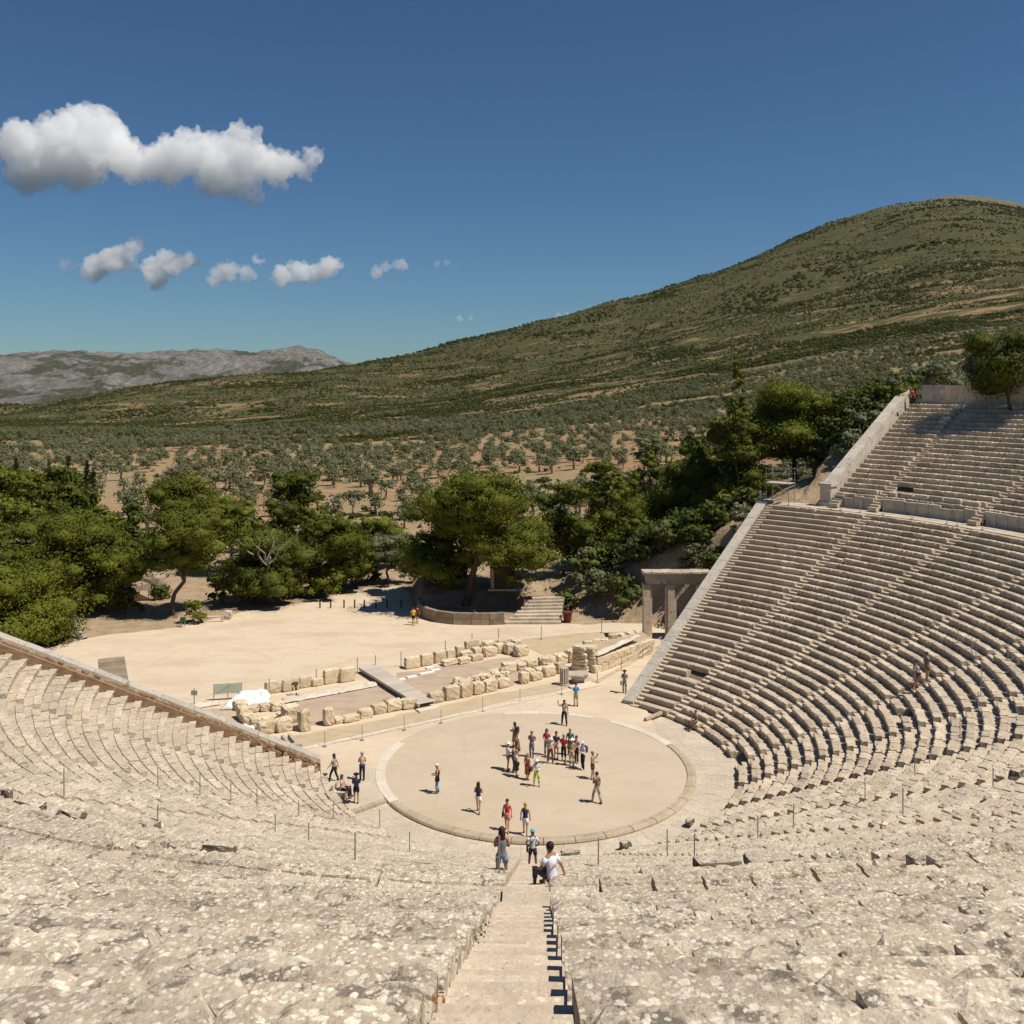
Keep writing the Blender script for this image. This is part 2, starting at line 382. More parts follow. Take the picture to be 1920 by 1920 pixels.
# ---- far limestone mountain
def mountain():
    prof_x = np.array([-700, -300, 0, 100, 200, 270, 350, 410, 470, 520, 560, 600, 650, 700, 760, 900, 1100])
    prof_y = np.array([700, 684, 668, 658, 663, 662, 655, 658, 661, 655, 650, 658, 680, 693, 705, 720, 740])
    nx, ny = 700, 170; px = np.linspace(-700, 1100, nx); tt = np.linspace(0, 1, ny)
    PX, T = np.meshgrid(px, tt)
    d = 2950 + 2050 * T
    ridge = CAM_H + (HOR - np.interp(PX, prof_x, prof_y)) / FPX * (2950 + 2050 * .78)
    k = np.clip(T / .78, 0, 1); h = -58 + (ridge + 58) * (k ** .9)
    h = np.where(T > .78, ridge - (T - .78) * 260, h)
    l = (PX - 960) / FPX * d; X = l * math.cos(YAW) + d * math.sin(YAW); Y = -CAM_D + d * math.cos(YAW) - l * math.sin(YAW)
    rd = 1 - np.abs(fbm(X / 260, Y / 700, 5, 31)) * 1.4; rd2 = 1 - np.abs(fbm(X / 70, Y / 240, 4, 37)) * 1.5
    h = h + (rd - .6) * 55 * np.sin(np.clip(T / .78, 0, 1) * math.pi * .93) + (rd2 - .6) * 13 * np.clip(T * 4, 0, 1) + fbm(X / 30, Y / 60, 4, 5) * 9 * np.clip(T * 4, 0, 1)
    V = np.stack([X.ravel(), Y.ravel(), h.ravel()], 1); ii, jj = np.meshgrid(np.arange(ny - 1), np.arange(nx - 1), indexing='ij'); a = (ii * nx + jj).ravel()
    t = NT("bare_limestone_mountain", .95, .1)
    n = t.noise(.008, 7, .72); f = t.noise(.045, 6, .8, t.scl((1.6, .35, .45))); c = t.ramp(n, [(.35, (.25, .24, .23)), (.6, (.45, .42, .385))])
    c = t.mix(t.step(f, .42, .58, 0, .75), c, (.145, .14, .115))
    sx = t.n("ShaderNodeSeparateXYZ"); t.l(t.pos, sx.inputs[0])
    veg = t.math('MULTIPLY', t.step(t.noise(.0035, 5, .65), .50, .56), t.step(f, .3, .5, .5, .9)); c = t.mix(veg, c, (.085, .092, .05))
    c = t.mix(t.step(sx.outputs[1], 4380, 4620, 0, .6), c, (.13, .135, .095))
    t.col(c); t.bump(t.noise(.03, 7, .8), 1.0, 40)
    tag(link('mountain', npmesh('mountain', V, np.stack([a, a + 1, a + nx + 1, a + nx], 1)), t.m, None, True), kind='structure')
mountain()

# ================================================================== flat ground sheets
def sheet(name, pts, z, m, kind='structure', label=None, cat=None):
    bm = bmesh.new(); bm.faces.new([bm.verts.new((p[0], p[1], z)) for p in pts]); bmesh.ops.triangulate(bm, faces=bm.faces[:])
    if sum(f.normal.z for f in bm.faces) < 0: bmesh.ops.reverse_faces(bm, faces=bm.faces[:])
    me = bpy.data.meshes.new(name); bm.to_mesh(me); bm.free(); o = link(name, me, m); return tag(o, label, cat, kind=kind)
def wob(pts, amp=.5, n=6, seed=1):
    rr = random.Random(seed); out = []
    for i in range(len(pts)):
        a = Vector(pts[i][:2]); b = Vector(pts[(i + 1) % len(pts)][:2])
        for k in range(n):
            p = a.lerp(b, k / n); q = amp if k else amp * .3
            out.append((p.x + rr.uniform(-q, q), p.y + rr.uniform(-q, q)))
    return out
yard_px = [(-260, 1300), (-60, 1250), (130, 1203), (200, 1190), (330, 1176), (400, 1160), (450, 1148), (520, 1138), (600, 1122), (650, 1104), (720, 1100), (755, 1098), (772, 1120),
           (790, 1150), (870, 1167), (950, 1169), (1055, 1169), (1110, 1171), (1200, 1166), (1290, 1168), (1235, 1215), (1185, 1300)]
yp = [gp(*q) for q in yard_px]
yp = [(p.x, p.y) for p in yp] + [(9, 0), (0, -6), (-8, -4), (-9.5, -6.6), (-12.4, -5.0), (-14, -2.6), (-36, 6.5), (-60, 11)]
sheet('yard', wob(yp, .35, 5), -.012, M['yard'])
OC = Vector((.19, -.75, 0)); OR = 9.71
def disc(r, n=96, c=OC, a0=0, a1=360): return [(c.x + r * math.cos(R(a0 + (a1 - a0) * i / n)), c.y + r * math.sin(R(a0 + (a1 - a0) * i / n))) for i in range(n)]
sheet('orchestra_floor', disc(OR), .004, M['orch'])
# drain channel paving between kerb circle and first row (lower)
def ring_sector(name, r0, r1, p0, p1, z, m, n, c0=Vector((0, 0, 0)), parent=None, h=.12, gap=.004, kind=None, piece='paving_slab', join=False, jit=0.0):
    """pieces of a ring, each a block of its own"""
    out = []; col = MB()
    for i in range(n):
        a = p0 + (p1 - p0) * i / n + gap * 57 / r1; b = p0 + (p1 - p0) * (i + 1) / n - gap * 57 / r1
        dz = random.uniform(-jit, jit); q = MB() if not join else col; rings = []
        for k in range(4):
            t = a + (b - a) * k / 3; sn, cs = math.sin(R(t)), -math.cos(R(t))
            rings.append([Vector((c0.x + rad * sn, c0.y + rad * cs, zz)) for rad, zz in ((r0, z - h + dz), (r1, z - h + dz), (r1, z + dz), (r0, z + dz))])
        q.loft(rings)
        if not join: out.append(q.build(piece, m, parent))
    if join: out.append(col.build(piece, m, parent))
    return out
dr = empty('drain_channel'); tag(dr, 'pale paved channel running round the orchestra below the first seat row', 'pavement', kind='structure')
for k, (ra, rb) in enumerate(((9.2, 10.6), (10.605, 11.65), (11.655, 12.9))):
    ring_sector('s', ra, rb, -58, 142, -.13, M['pave'], 48 + k * 7, OC * .5, dr, .3, .006, jit=.006)
kb = empty('kerb_circle', OC); tag(kb, 'rounded beige stone kerb ringing the orchestra on the side of the seats', 'kerb')
def kerb_piece(t0, t1, raised):
    q = MB(); rings = []
    prof = [(OR - .45, .03), (OR - .42, .07), (OR - .10, .085), (OR + .06, .04), (OR + .12, -.06), (OR + .05, -.22), (OR - .45, -.22)] if raised else \
           [(OR - .50, -.1), (OR - .50, .025), (OR + .08, .025), (OR + .1, -.1)]
    for k in range(5):
        t = t0 + (t1 - t0) * k / 4; rings.append([Vector((r * math.sin(R(t)), -r * math.cos(R(t)), z)) for r, z in prof])
    q.loft(rings); return q.build('kerb_stone', M['kerb'] if raised else M['kerbflat'], kb)
t = -57.0; 
while t < 112: kerb_piece(t + .12, min(t + 9.9, 112) - .12, True); t += 9.9
def ang(px, py):
    p = gp(px, py) - OC; return math.degrees(math.atan2(p.x, -p.y))
aL0, aL1 = -57.5, ang(755, 1392); aT0, aT1 = ang(946, 1341), ang(1118, 1341); 
print('kerb angles', aL1, aT0, aT1, ang(1132, 1337), ang(1292, 1420))
def arc_between(a, b, n):
    for k in range(n): kerb_piece(a + (b - a) * k / n + .1 * (1 if b > a else -1), a + (b - a) * (k + 1) / n, False)
arc_between(-57.2, -112, 6); arc_between(aT0 % 360, aT1 % 360, 5); arc_between(aT1 - 8 if aT1 > 0 else 150, 112.3, 5)
# cross bar with a drain arch, left
bar = empty('drain_bar'); tag(bar, 'stone bar across the channel with a small dark drain hole, left of the orchestra', 'kerb')
a, b = gp(722, 1500, 0), gp(655, 1524, 0)
for k in range(3):
    p, q2 = a.lerp(b, k / 3), a.lerp(b, (k + 1) / 3); dd = (q2 - p); L = dd.length
    q = MB(); q.box((0, 0, 0), (L - .02, .34, .16)); 
    if k != 1: q.box((0, 0, -.18), (L - .02, .30, .2))
    ob = q.build('bar_stone', M['kerb'], bar); ob.location = (p + q2) / 2 + Vector((0, 0, -.03)); ob.rotation_euler = (0, 0, math.atan2(dd.y, dd.x))
# second bar on the right
a, b = gp(1210, 1352), gp(1243, 1338); q = MB(); dd = b - a; q.tube((-dd.length / 2, 0, 0), (dd.length / 2, 0, 0), .14, .17, 8)
ob = q.build('fallen_stone_bar', M['kerb']); ob.location = (a + b) / 2 + Vector((0, 0, .1)); ob.rotation_euler = (0, 0, math.atan2(dd.y, dd.x)); tag(ob, 'short round stone bar lying across the paving at the right wing', 'stone')
sheet('left_channel_end', wob([(p.x, p.y) for p in (gp(722, 1500), gp(655, 1524), gp(640, 1500), gp(590, 1455), gp(700, 1440))], .1, 3, 5), .001, M['pave'])

# ================================================================== the seat blocks
def nochan(ms):
    for me in ms: me.materials[1] = M['seat_near']
    return ms
def seat_variant(seed, clean, p=P1, h=H1):
    rr = random.Random(seed); prof = [(0, 0), (.0, -.085), (.035, -.12), (.06, -h - .07), (p + .12, -h - .07), (p + .12, -.06), (.40, -.055), (.375, 0)]
    prof2 = [(0.03, 0)] + prof[:]; prof2[1] = (0, -.03)
    n = 4 if clean else 9; rings = []; am = .006 if clean else .028
    chip = [0.0] * (n + 1)
    if not clean:
        for _ in range(rr.randint(1, 3)): chip[rr.randint(0, n)] = rr.uniform(.03, .10)
    e0, e1 = (0, 0) if clean else (rr.uniform(-.02, .02), rr.uniform(-.02, .02))
    for k in range(n + 1):
        x = -.5 + k / n; c = chip[k]; ring = []
        endc = 0 if clean else (.025 if k in (0, n) else 0)
        for i, (yy, zz) in enumerate(prof2):
            top = i in (0, 1, 2, 8); j = am if i < 4 or i == 8 else am * .4
            y2 = yy + rr.uniform(-j, j) * .8 + ((c + endc) if i <= 2 else 0); z2 = zz + rr.uniform(-j, j) * .45 - ((c * .6 + endc) if i in (0, 1) else 0)
            ring.append(Vector((x + (e0 * yy * 2 if k == 0 else e1 * yy * 2 if k == n else 0), -y2, z2)))
        rings.append(ring)
    q = MB(); q.loft(rings); me = mesh('seat_block', q.v, q.f)
    for f in me.polygons:
        if all(v_.y < -.385 and v_.z > -.2 for v_ in (me.vertices[i].co for i in f.vertices)): f.material_index = 1
    return me
def mset(mat, clean, p, h, n=14, s0=0):
    out = []
    for k in range(n):
        me = seat_variant(s0 + k, clean, p, h); me.materials.append(mat); me.materials.append(M['channel'] if not clean else mat); out.append(me)
    return out
VAR = {('lo', 'far'): mset(M['seat_far'], False, P1, H1, 16, 10), ('lo', 'clean'): mset(M['seat_clean'], True, P1, H1, 4, 50), ('lo', 'lich'): mset(M['seat_lichen'], False, P1, H1, 16, 90),
       ('lo', 'lnear'): nochan(mset(M['seat_near'], False, P1, H1, 10, 300)), ('up', 'far'): mset(M['seat_far'], False, P2, H2, 12, 150), ('up', 'near'): mset(M['seat_near'], False, P2, H2, 16, 200)}
def boxmesh(name, d, m, seed=0, jit=.012):
    rr = random.Random(seed); q = MB(); nx = 3; rings = []
    for k in range(nx + 1):
        x = -.5 * d[0] + d[0] * k / nx
        rings.append([Vector((x, yy + rr.uniform(-jit, jit), zz + rr.uniform(-jit, jit) * .6)) for yy, zz in ((-d[1] / 2, -d[2]), (d[1] / 2, -d[2]), (d[1] / 2, 0), (-d[1] / 2, 0))])
    q.loft(rings); me = mesh(name, q.v, q.f); me.materials.append(m); return me
STEP1 = [boxmesh('step', (.78, P1 / 2 + .05, .3), M['step'], k) for k in range(6)]
STEP2 = [boxmesh('step', (.84, P2 / 2 + .06, .34), M['step'], 20 + k) for k in range(6)]
def visible(p, mx=170, my=230):
    q = pix(p.x, p.y, p.z)
    return q is not None and -mx < q[0] < 1920 + mx and q[1] < 1920 + my and q[2] > 2.2
ORD = ['first', 'second', 'third', 'fourth', 'fifth', 'sixth', 'seventh', 'eighth', 'ninth', 'tenth']
SW = .39
def lwphi(r): return -79 + 3.6 * (r - 13) / 31
def wedge(tier, a, b, kind, label, clean_from=None, edge_a=True, edge_b=True):
    p, h, n, r0, z0 = (P1, H1, N1, R0, Z1) if tier == 'lo' else (P2, H2, N2, RU, ZU)
    root = empty('seating_wedge', pol((a + b) / 2, r0, z0)); ol = root.location.copy()
    tag(root, label, 'seat rows', 'wedges of seat rows in the ' + ('lower tier' if tier == 'lo' else 'upper tier'))
    cnt = 0; rr = random.Random(int(a * 7 + 1000) + (5 if tier == 'up' else 0))
    wcut = rr.uniform(.6, 1)
    for i in range(n):
        r = r0 + p * i; z = z0 + h * i
        aa = a + math.degrees(SW / r) * (1 if edge_a else 0) * (1.32 if -1 < a < 0 else 1); bb = b - math.degrees(SW / r) * (1 if edge_b else 0) * (1.32 if -1 < b < 0 else 1)
        if a == -79: aa = lwphi(r)
        L = R(bb - aa) * r
        lm = 2.1 if kind == 'clean' else rr.uniform(1.0, 1.45); 
        if r > 40 and kind == 'near': lm = rr.uniform(1.2, 1.8)
        m = max(1, round(L / lm)); cuts = sorted([0, 1] + [min(.97, max(.03, (k + rr.uniform(-.25, .25)) / m)) for k in range(1, m)])
        for k in range(len(cuts) - 1):
            c0, c1 = cuts[k], cuts[k + 1]; l = (c1 - c0) * L
            if l < .15: continue
            ph = aa + (bb - aa) * (c0 + c1) / 2; pos = pol(ph, r, z)
            if not visible(pos): continue
            kd = kind
            if kind == 'clean' and (c0 + c1) / 2 < .45 - .25 * math.sin(i * .7): kd = 'far'
            if kd == 'far' and rr.random() < .004: continue
            if kd == 'lich' and i > 24 + rr.random() * 8: kd = 'lnear'
            ob = bpy.data.objects.new('seat_block', rr.choice(VAR[(tier, kd)])); COL.objects.link(ob); ob.parent = root
            j = .002 if kd == 'clean' else .017
            if kd == 'near': j = .02
            elif kd != 'clean' and rr.random() < .06: j = .055
            ob.location = pos - ol + Vector((rr.uniform(-j, j), rr.uniform(-j, j), rr.uniform(-j, j * .5)))
            gap = .012 if kd == 'clean' else (rr.uniform(.01, .05) if rr.random() > .2 else rr.uniform(.05, .10))
            ob.scale = (l - gap, 1, 1); ob.rotation_euler = (rr.uniform(-j, j) * .8, rr.uniform(-j, j) * .5, R(ph) + rr.uniform(-j, j) * .5)
            if rr.random() < .5: ob.scale.x *= -1
            cnt += 1
    return cnt
def stairs(tier, ph, label):
    p, h, n, r0, z0 = (P1, H1, N1, R0, Z1) if tier == 'lo' else (P2, H2, N2, RU, ZU)
    root = empty('staircase', pol(ph, r0, z0 - h)); ol = root.location.copy(); cnt = 0
    tag(root, label, 'staircase', 'stairways of the ' + ('lower tier' if tier == 'lo' else 'upper tier'))
    for i in range(0 if tier == 'lo' else -3, 2 * n):
        r = r0 + p * (i / 2 + .28); z = z0 - h + .08 + h * i / 2
        pos = pol(ph, r, z)
        if not visible(pos): continue
        ob = bpy.data.objects.new('step', random.choice(STEP1 if tier == 'lo' else STEP2)); COL.objects.link(ob); ob.parent = root
        ob.location = pos - ol; ob.rotation_euler = (0, 0, R(ph) + random.uniform(-.01, .01)); ob.scale.x = 1.3 if -1 < ph < 0 else 1; cnt += 1
    return cnt
LOW_R = [-.17, 14.35, 28.7, 43.05, 57.4, 71.75, 86.2, 100.5, 114.8, 129.0, 143.5]; LOW_L = [-79, -63.2, -47.4, -31.6, -15.8, -.17]
UP = [-29, -14.5, -.24, 14.5, 29, 43.5, 58, 72.5, 87, 101.5, 116.2, 130.0, 136.0]
tot = 0
for k in range(10):
    kind = 'clean' if k == 9 else ('lich' if k < 4 else 'far')
    lab = 'sharp restored wedge of lower seat rows along the right end wall' if k == 9 else \
          f'{ORD[8 - k]} wedge of worn lower seats counted rightwards from the restored one' if k > 4 else \
          f'{ORD[k]} lichened wedge of lower seat rows to the right of the central stairway'
    tot += wedge('lo', LOW_R[k], LOW_R[k + 1], kind, lab)
for k in range(5):
    lab = f'{ORD[4 - k]} pale wedge of lower seat rows to the left of the central stairway' if k else 'wedge of smooth lower seat rows touching the left rubble end wall'
    tot += wedge('lo', LOW_L[k], LOW_L[k + 1], 'lich', lab, edge_a=k > 0)
for k in range(12):
    a, b = UP[k], UP[k + 1]; kind = 'near' if b <= 43.5 else 'far'
    lab = {1: 'big lichen-spotted foreground block rows left of the central stairway', 2: 'big lichen-spotted foreground block rows right of the central stairway',
           11: 'narrow wedge of upper seat rows beside the bright sloping end wall', 10: 'wide wedge of dark upper seat rows partly in tree shade at the top right'}.get(k, f'upper seat rows, wedge {ORD[k - 3] if k >= 3 else "far left"} past the foreground block on the right' if k >= 3 else 'upper block rows at the far lower left edge')
    # only wedges with something in the picture
    if not any(visible(pol(a + (b - a) * s, RU + P2 * i, ZU + H2 * i), 60, 60) for s in (.1, .5, .9) for i in range(0, N2, 3)): continue
    tot += wedge('up', a, b, kind, lab, edge_b=k < 11)
print('seat blocks', tot)
st = 0
for k, ph in enumerate(LOW_R):
    lab = 'central stairway of the lower tier leading down to the orchestra' if k == 0 else 'stairway of small pale steps hugging the right end wall of the lower tier' if k == 10 else \
          f'{ORD[k - 1]} lower tier stairway to the right of the central one'
    st += stairs('lo', ph if k < 10 else 143.5 - math.degrees(.0), lab)
for k, ph in enumerate(LOW_L[1:5]):
    st += stairs('lo', ph, f'{ORD[3 - k]} lower tier stairway to the left of the central one')
for ph in UP:
    lab = {-.24: 'wide worn central stairway in the foreground, sunk between lichened blocks', 136.0: 'narrow stairway under the bright end wall of the upper tier', 130.0: 'upper tier stairway nearest the end wall, rising from the paved walkway',
           116.2: 'upper tier stairway at the right edge, rising through the pale slab wall'}.get(ph, 'upper tier stairway ' + ('left' if ph < 0 else 'right') + f' of the foreground one, {abs(ph):.0f} degrees round')
    if not any(visible(pol(ph, RU + P2 * i, ZU + H2 * i), 40, 40) for i in range(N2)): continue
    st += stairs('up', ph if ph != 136.0 else 135.5, lab)
print('steps', st)
# earth under the seats
def cone(name, pr, a0, a1, n=90):
    q = MB(); q.loft([[pol(a0 + (a1 - a0) * k / n, r, z) for r, z in pr] for k in range(n + 1)]); return q.build(name, M['dirt'])
tag(cone('earth_bank', [(12.9, -.5), (12.9, -.12), (12.6 + 25.5, Z1 + H1 * 34 - .62), (40.6, DZ - .12), (40.6, -.5)], -79, 143.4), kind='structure')
tag(cone('upper_earth_bank', [(40.9, 5), (40.9, ZU - .55), (RU + P2 * 21, ZU + H2 * 21 - .68), (62.5, ZU + H2 * 21 - .62), (62.5, 5)], -79, 135.8), kind='structure')
ring = ring_sector('top_walk', RU + P2 * 21 + .02, 62, 30, 135.8, ZU + H2 * 20 - .05, M['coping'], 60, piece='top_walk', join=True, h=.5, gap=0); tag(ring[0], kind='structure')
ring = ring_sector('t2', RU + P2 * 21 + .02, 58.6, -60, 30, ZU + H2 * 20 - .05, M['coping'], 40, piece='top_walk', join=True, h=.5, gap=0); tag(ring[0], kind='structure')
# walkway between the tiers
dz = empty('walkway'); tag(dz, 'pale paved walkway curving between lower and upper tier', 'walkway', kind='structure')
ring_sector('d', 38.12, 39.2, 60, 143.5, DZ, M['pave'], 60, parent=dz, h=.3, gap=.01, jit=.01); ring_sector('d', 38.10, 39.2, -60, 60, DZ, M['seat_near'], 71, parent=dz, h=.3, gap=.003, jit=.012)
ring_sector('d', 39.22, 40.35, 60, 143.5, DZ + .02, M['pave'], 55, parent=dz, h=.3, gap=.01, jit=.01); ring_sector('d', 39.22, 40.35, -60, 60, DZ + .02, M['seat_near'], 77, parent=dz, h=.3, gap=.003, jit=.012)
q = MB(); q.box((0, 0, 0), (1.05, 2.3, .08)); ob = q.build('worn_slab', M['step'], dz); ob.location = pol(-.2, 39.2, DZ + .06); ob.rotation_euler = (0, 0, R(-.2))
wl = empty('walkway_wall'); tag(wl, 'low wall of upright pale slabs at the back of the walkway under the upper tier', 'wall')
SEG = [UP[k] for k in range(len(UP))]
for k in range(6, len(SEG) - 1):
    a = SEG[k] + math.degrees(.42 / 40.4); b = SEG[k + 1] - math.degrees(.42 / 40.4) * (k < 11); L = R(b - a) * 40.4; n = max(2, round(L / 1.05))
    for i in range(n):
        pa = a + (b - a) * i / n; pb = a + (b - a) * (i + 1) / n; pm = (pa + pb) / 2
        if not visible(pol(pm, 40.4, 13)): continue
        w = R(pb - pa) * 40.4 - .02; q = MB(); tp = random.uniform(-.05, .03) - (.18 if random.random() < .12 else 0)
        q.box((0, 0, .1), (w, .5, .2)); q.box((0, .02, .62 + tp / 2), (w - random.uniform(0, .05), .34, .85 + tp)); q.box((0, .05, 1.1 + tp), (w, .46, .1))
        ob = q.build('upright_slab', M['slab'], wl); ob.location = pol(pm, 40.45, DZ); ob.rotation_euler = (random.uniform(-.02, .02), 0, R(pm))
# backrest blocks above that wall, and broken blocks turned up elsewhere
def rockmesh(name, d, m, seed, sub=2, jit=.12, flat=False):
    rr = random.Random(seed); bm = bmesh.new(); bmesh.ops.create_cube(bm, size=1)
    bmesh.ops.subdivide_edges(bm, edges=bm.edges[:], cuts=sub, use_grid_fill=True)
    ox = rr.uniform(0, 100)
    for v in bm.verts:
        c = v.co.copy(); k = max(abs(c.x), abs(c.y), abs(c.z)); e = sum(1 for q in (c.x, c.y, c.z) if abs(abs(q) - .5) < 1e-3)
        if e >= 2: c *= 1 - .05 * (e - 1) - rr.uniform(0, jit * .5)
        c += Vector((rr.uniform(-jit, jit), rr.uniform(-jit, jit), rr.uniform(-jit, jit))) * (.35 if not flat else .15)
        v.co = Vector((c.x * d[0], c.y * d[1], (c.z + .5) * d[2]))
    me = bpy.data.meshes.new(name); bm.to_mesh(me); bm.free(); me.materials.append(m); return me
for (p0, p1) in ((130.5, 133.4), (117, 119.2), (119.4, 121.6), (121.8, 127.6), (128, 128.9)):
    L = R(p1 - p0) * 40.9; n = max(1, round(L / 1.6))
    for i in range(n):
        pm = p0 + (p1 - p0) * (i + .5) / n
        ob = link('backrest_block', rockmesh('backrest_block', (L / n - .05, .35, random.uniform(.38, .5)), M['seat_far'], int(pm * 10), 2, .05, True), None, wl)
        ob.location = pol(pm, 41.0, ZU - .02); ob.rotation_euler = (0, 0, R(pm))
# ------------------------------------------------------------------ end walls
def PH(ph, r): return ph(r) if callable(ph) else ph
def sloped_wall(name, ph, r0, z0, r1, z1, w, m_top, n, label, side=1, thick=.22, low=1.2, face=None):
    root = empty(name, pol(PH(ph, r0), r0, 0)); ol = root.location.copy(); tag(root, label, 'wall')
    pm_ = PH(ph, (r0 + r1) / 2); er = pol(pm_, 1); et = Vector((math.cos(R(pm_)), math.sin(R(pm_)), 0)) * side; pol_ = lambda q_, r_, z_=0.0: pol(PH(ph, r_), r_, z_)
    core = MB(); rg = []
    for k in (0, 1):
        r = (r0, r1)[k]; z = (z0, z1)[k] - thick
        rg.append([pol_(ph, r) + et * .06 - ol + Vector((0, 0, -low * 0 - 1)), pol_(ph, r) + et * (w - .06) - ol + Vector((0, 0, -1)), pol_(ph, r) + et * (w - .06) - ol + Vector((0, 0, z)), pol_(ph, r) + et * .06 - ol + Vector((0, 0, z))])
    core.loft(rg); core.build('wall_core', face or M['dirt'], root)
    for k in range(n):
        a = (k + .008) / n; b = (k + .992) / n; q = MB(); rings = []; j = random.uniform(-.012, .012)
        for t in (a, b):
            r = r0 + (r1 - r0) * t; z = z0 + (z1 - z0) * t + j; rings.append([pol_(ph, r) - ol + Vector((0, 0, z - thick)), pol_(ph, r) + et * w - ol + Vector((0, 0, z - thick)), pol_(ph, r) + et * (w - .03) - ol + Vector((0, 0, z)), pol_(ph, r) + et * .03 - ol + Vector((0, 0, z))])
        q.loft(rings); q.build('coping_slab', m_top, root)
    return root, ol, er, et
zr = lambda r: Z1 + (r - R0) * .48
rw = sloped_wall('end_wall', 143.5 + math.degrees(.42 / 26), 12.8, .25, 38.2, DZ + .12, .95, M['coping'], 20, 'sloping slab-topped wall closing the right wing of the lower tier', 1)
q = MB(); q.box((0, 0, 0), (1.1, 2.4, .3)); ob = q.build('coping_slab', M['coping'], rw[0]); ob.location = pol(144.7, 39.2, DZ) + rw[3] * .3 - rw[1]; ob.rotation_euler = (0, 0, R(144))
lw = sloped_wall('end_wall', lwphi, 13.0, .95, 44, 1.1 + (44 - 13.0) * .48, .8, M['coping'], 17, 'long grey coping over red rubble sloping down on the left of the seats', -1, .26, face=M['rubble'])
# rubble stones on its inner face
rr = random.Random(4); cnt = 0
for row in range(4):
    r = 13.3
    while r < 41:
        l = rr.uniform(.3, .75); r += l
        z = 1.0 + (r - 13) * .483 - .26 - .28 - row * .27 + rr.uniform(-.03, .03)
        if z < surf(r) - .5 or not visible(pol(-79, r, z)) or cnt >= 290: continue
        ob = link('rubble_stone', rockmesh('rubble_stone', (l * .96, .34, .27), M['rubble'], rr.randint(0, 9999), 1, .16) if cnt < 24 else bpy.data.meshes[rr.choice(RUB)], None, lw[0])
        if cnt < 24:
            if cnt == 0: RUB = []
            RUB.append(ob.data.name)
        ob.location = pol(lwphi(r - l / 2), r - l / 2, z) - lw[1] - lw[3] * (.02 + rr.uniform(0, .05)); ob.rotation_euler = (rr.uniform(-.1, .1), -math.atan(.48) * -1 + rr.uniform(-.15, .15), R(-79) + R(90) + math.pi * 0); cnt += 1
print('rubble', cnt)
uw = sloped_wall('end_wall', 136.3, 40.4, DZ + 2.15, 57.8, ZU + H2 * 20 + 1.5, 1.0, M['slab'], 13, 'bright sloping wall with rounded top closing the upper tier at the upper right', 1, .3, face=M['slab'])
q = MB(); q.box((0, 0, .2), (1.3, 1.5, .4)); q.box((0, 0, 1.1), (1.05, 1.25, 1.5)); q.box((0, 0, 1.98), (1.3, 1.5, .28))
ob = q.build('end_pier', M['slab'], uw[0]); ob.location = pol(136.3, 40.5, DZ) + uw[3] * .5 - uw[1]; ob.rotation_euler = (0, 0, R(136.3))
tb = empty('back_wall', pol(130, 58.2, ZU + H2 * 20)); tag(tb, 'brownish wall of large blocks behind the topmost upper row', 'wall'); ol = tb.location.copy()
zt = ZU + H2 * 20 - .05
for row in range(4):
    for k in range(17):
        pm = 136 - (k + .5 + (row % 2) * .5) * 1.18
        if row == 3 and k > 12: continue
        q = MB(); w = R(1.18) * 58.8 - .03; q.box((0, 0, .26), (w, .5 + random.uniform(-.03, .03), .49))
        ob = q.build('wall_block', M['slab'] if k < 2 else M['gate'], tb); ob.location = pol(pm, 58.9, zt + row * .5) - ol; ob.rotation_euler = (0, 0, R(pm))
# ================================================================== foliage
def quads(C, Nn, size, aspect=1.0):
    """one small quad per centre"""
    n = len(C); rv = RNG.normal(size=(n, 3)); Nn = Nn / (np.linalg.norm(Nn, axis=1, keepdims=True) + 1e-9)
    A = np.cross(Nn, rv); A /= (np.linalg.norm(A, axis=1, keepdims=True) + 1e-9); B = np.cross(Nn, A)
    s = (size * RNG.uniform(.6, 1.3, n))[:, None] * .5
    V = np.stack([C - A * s - B * s * aspect * .6, C + A * s * .5 - B * s * aspect, C + A * s + B * s * aspect * .7, C - A * s * .6 + B * s * aspect], 1).reshape(-1, 3)
    F = np.arange(4 * n).reshape(n, 4); return V, F
ICO = None
def ico():
    global ICO
    if ICO is None:
        bm = bmesh.new(); bmesh.ops.create_icosphere(bm, subdivisions=1, radius=1); ICO = (np.array([v.co[:] for v in bm.verts]), np.array([[v.index for v in f.verts] for f in bm.faces])); bm.free()
    return ICO
def crown(puffs, per, size, core=.70, up=.35):
    """puffs: (n,6) centre + radii -> vertices, quads, triangles"""
    C = []; N = []
    for p in puffs:
        k = max(12, int(per * (p[3] * p[4] + p[3] * p[5]) / 2)); d = RNG.normal(size=(k, 3)); d[:, 2] += up * .8; d /= np.linalg.norm(d, axis=1, keepdims=True)
        rad = RNG.uniform(.82, 1.12, k)[:, None]; C.append(p[:3] + d * p[3:6] * rad); N.append(d + RNG.normal(size=(k, 3)) * .45)
    V, Q = quads(np.concatenate(C), np.concatenate(N), size); Fq = Q
    iv, fi = ico(); vs = [V]; fs = []; off = len(V)
    for p in puffs:
        vs.append(p[:3] + iv * p[3:6] * core * RNG.uniform(.85, 1.1, (len(iv), 1))); fs.append(fi + off); off += len(iv)
    return np.concatenate(vs), Fq, np.concatenate(fs)
def npmesh2(name, V, Q, T):
    me = bpy.data.meshes.new(name); me.vertices.add(len(V)); me.vertices.foreach_set("co", V.astype(np.float32).ravel())
    li = np.concatenate([Q.ravel(), T.ravel()]); ls = np.concatenate([np.arange(len(Q)) * 4, len(Q) * 4 + np.arange(len(T)) * 3])
    me.loops.add(len(li)); me.loops.foreach_set("vertex_index", li.astype(np.int32)); me.polygons.add(len(ls)); me.polygons.foreach_set("loop_start", ls.astype(np.int32))
    me.update(calc_edges=True); return me
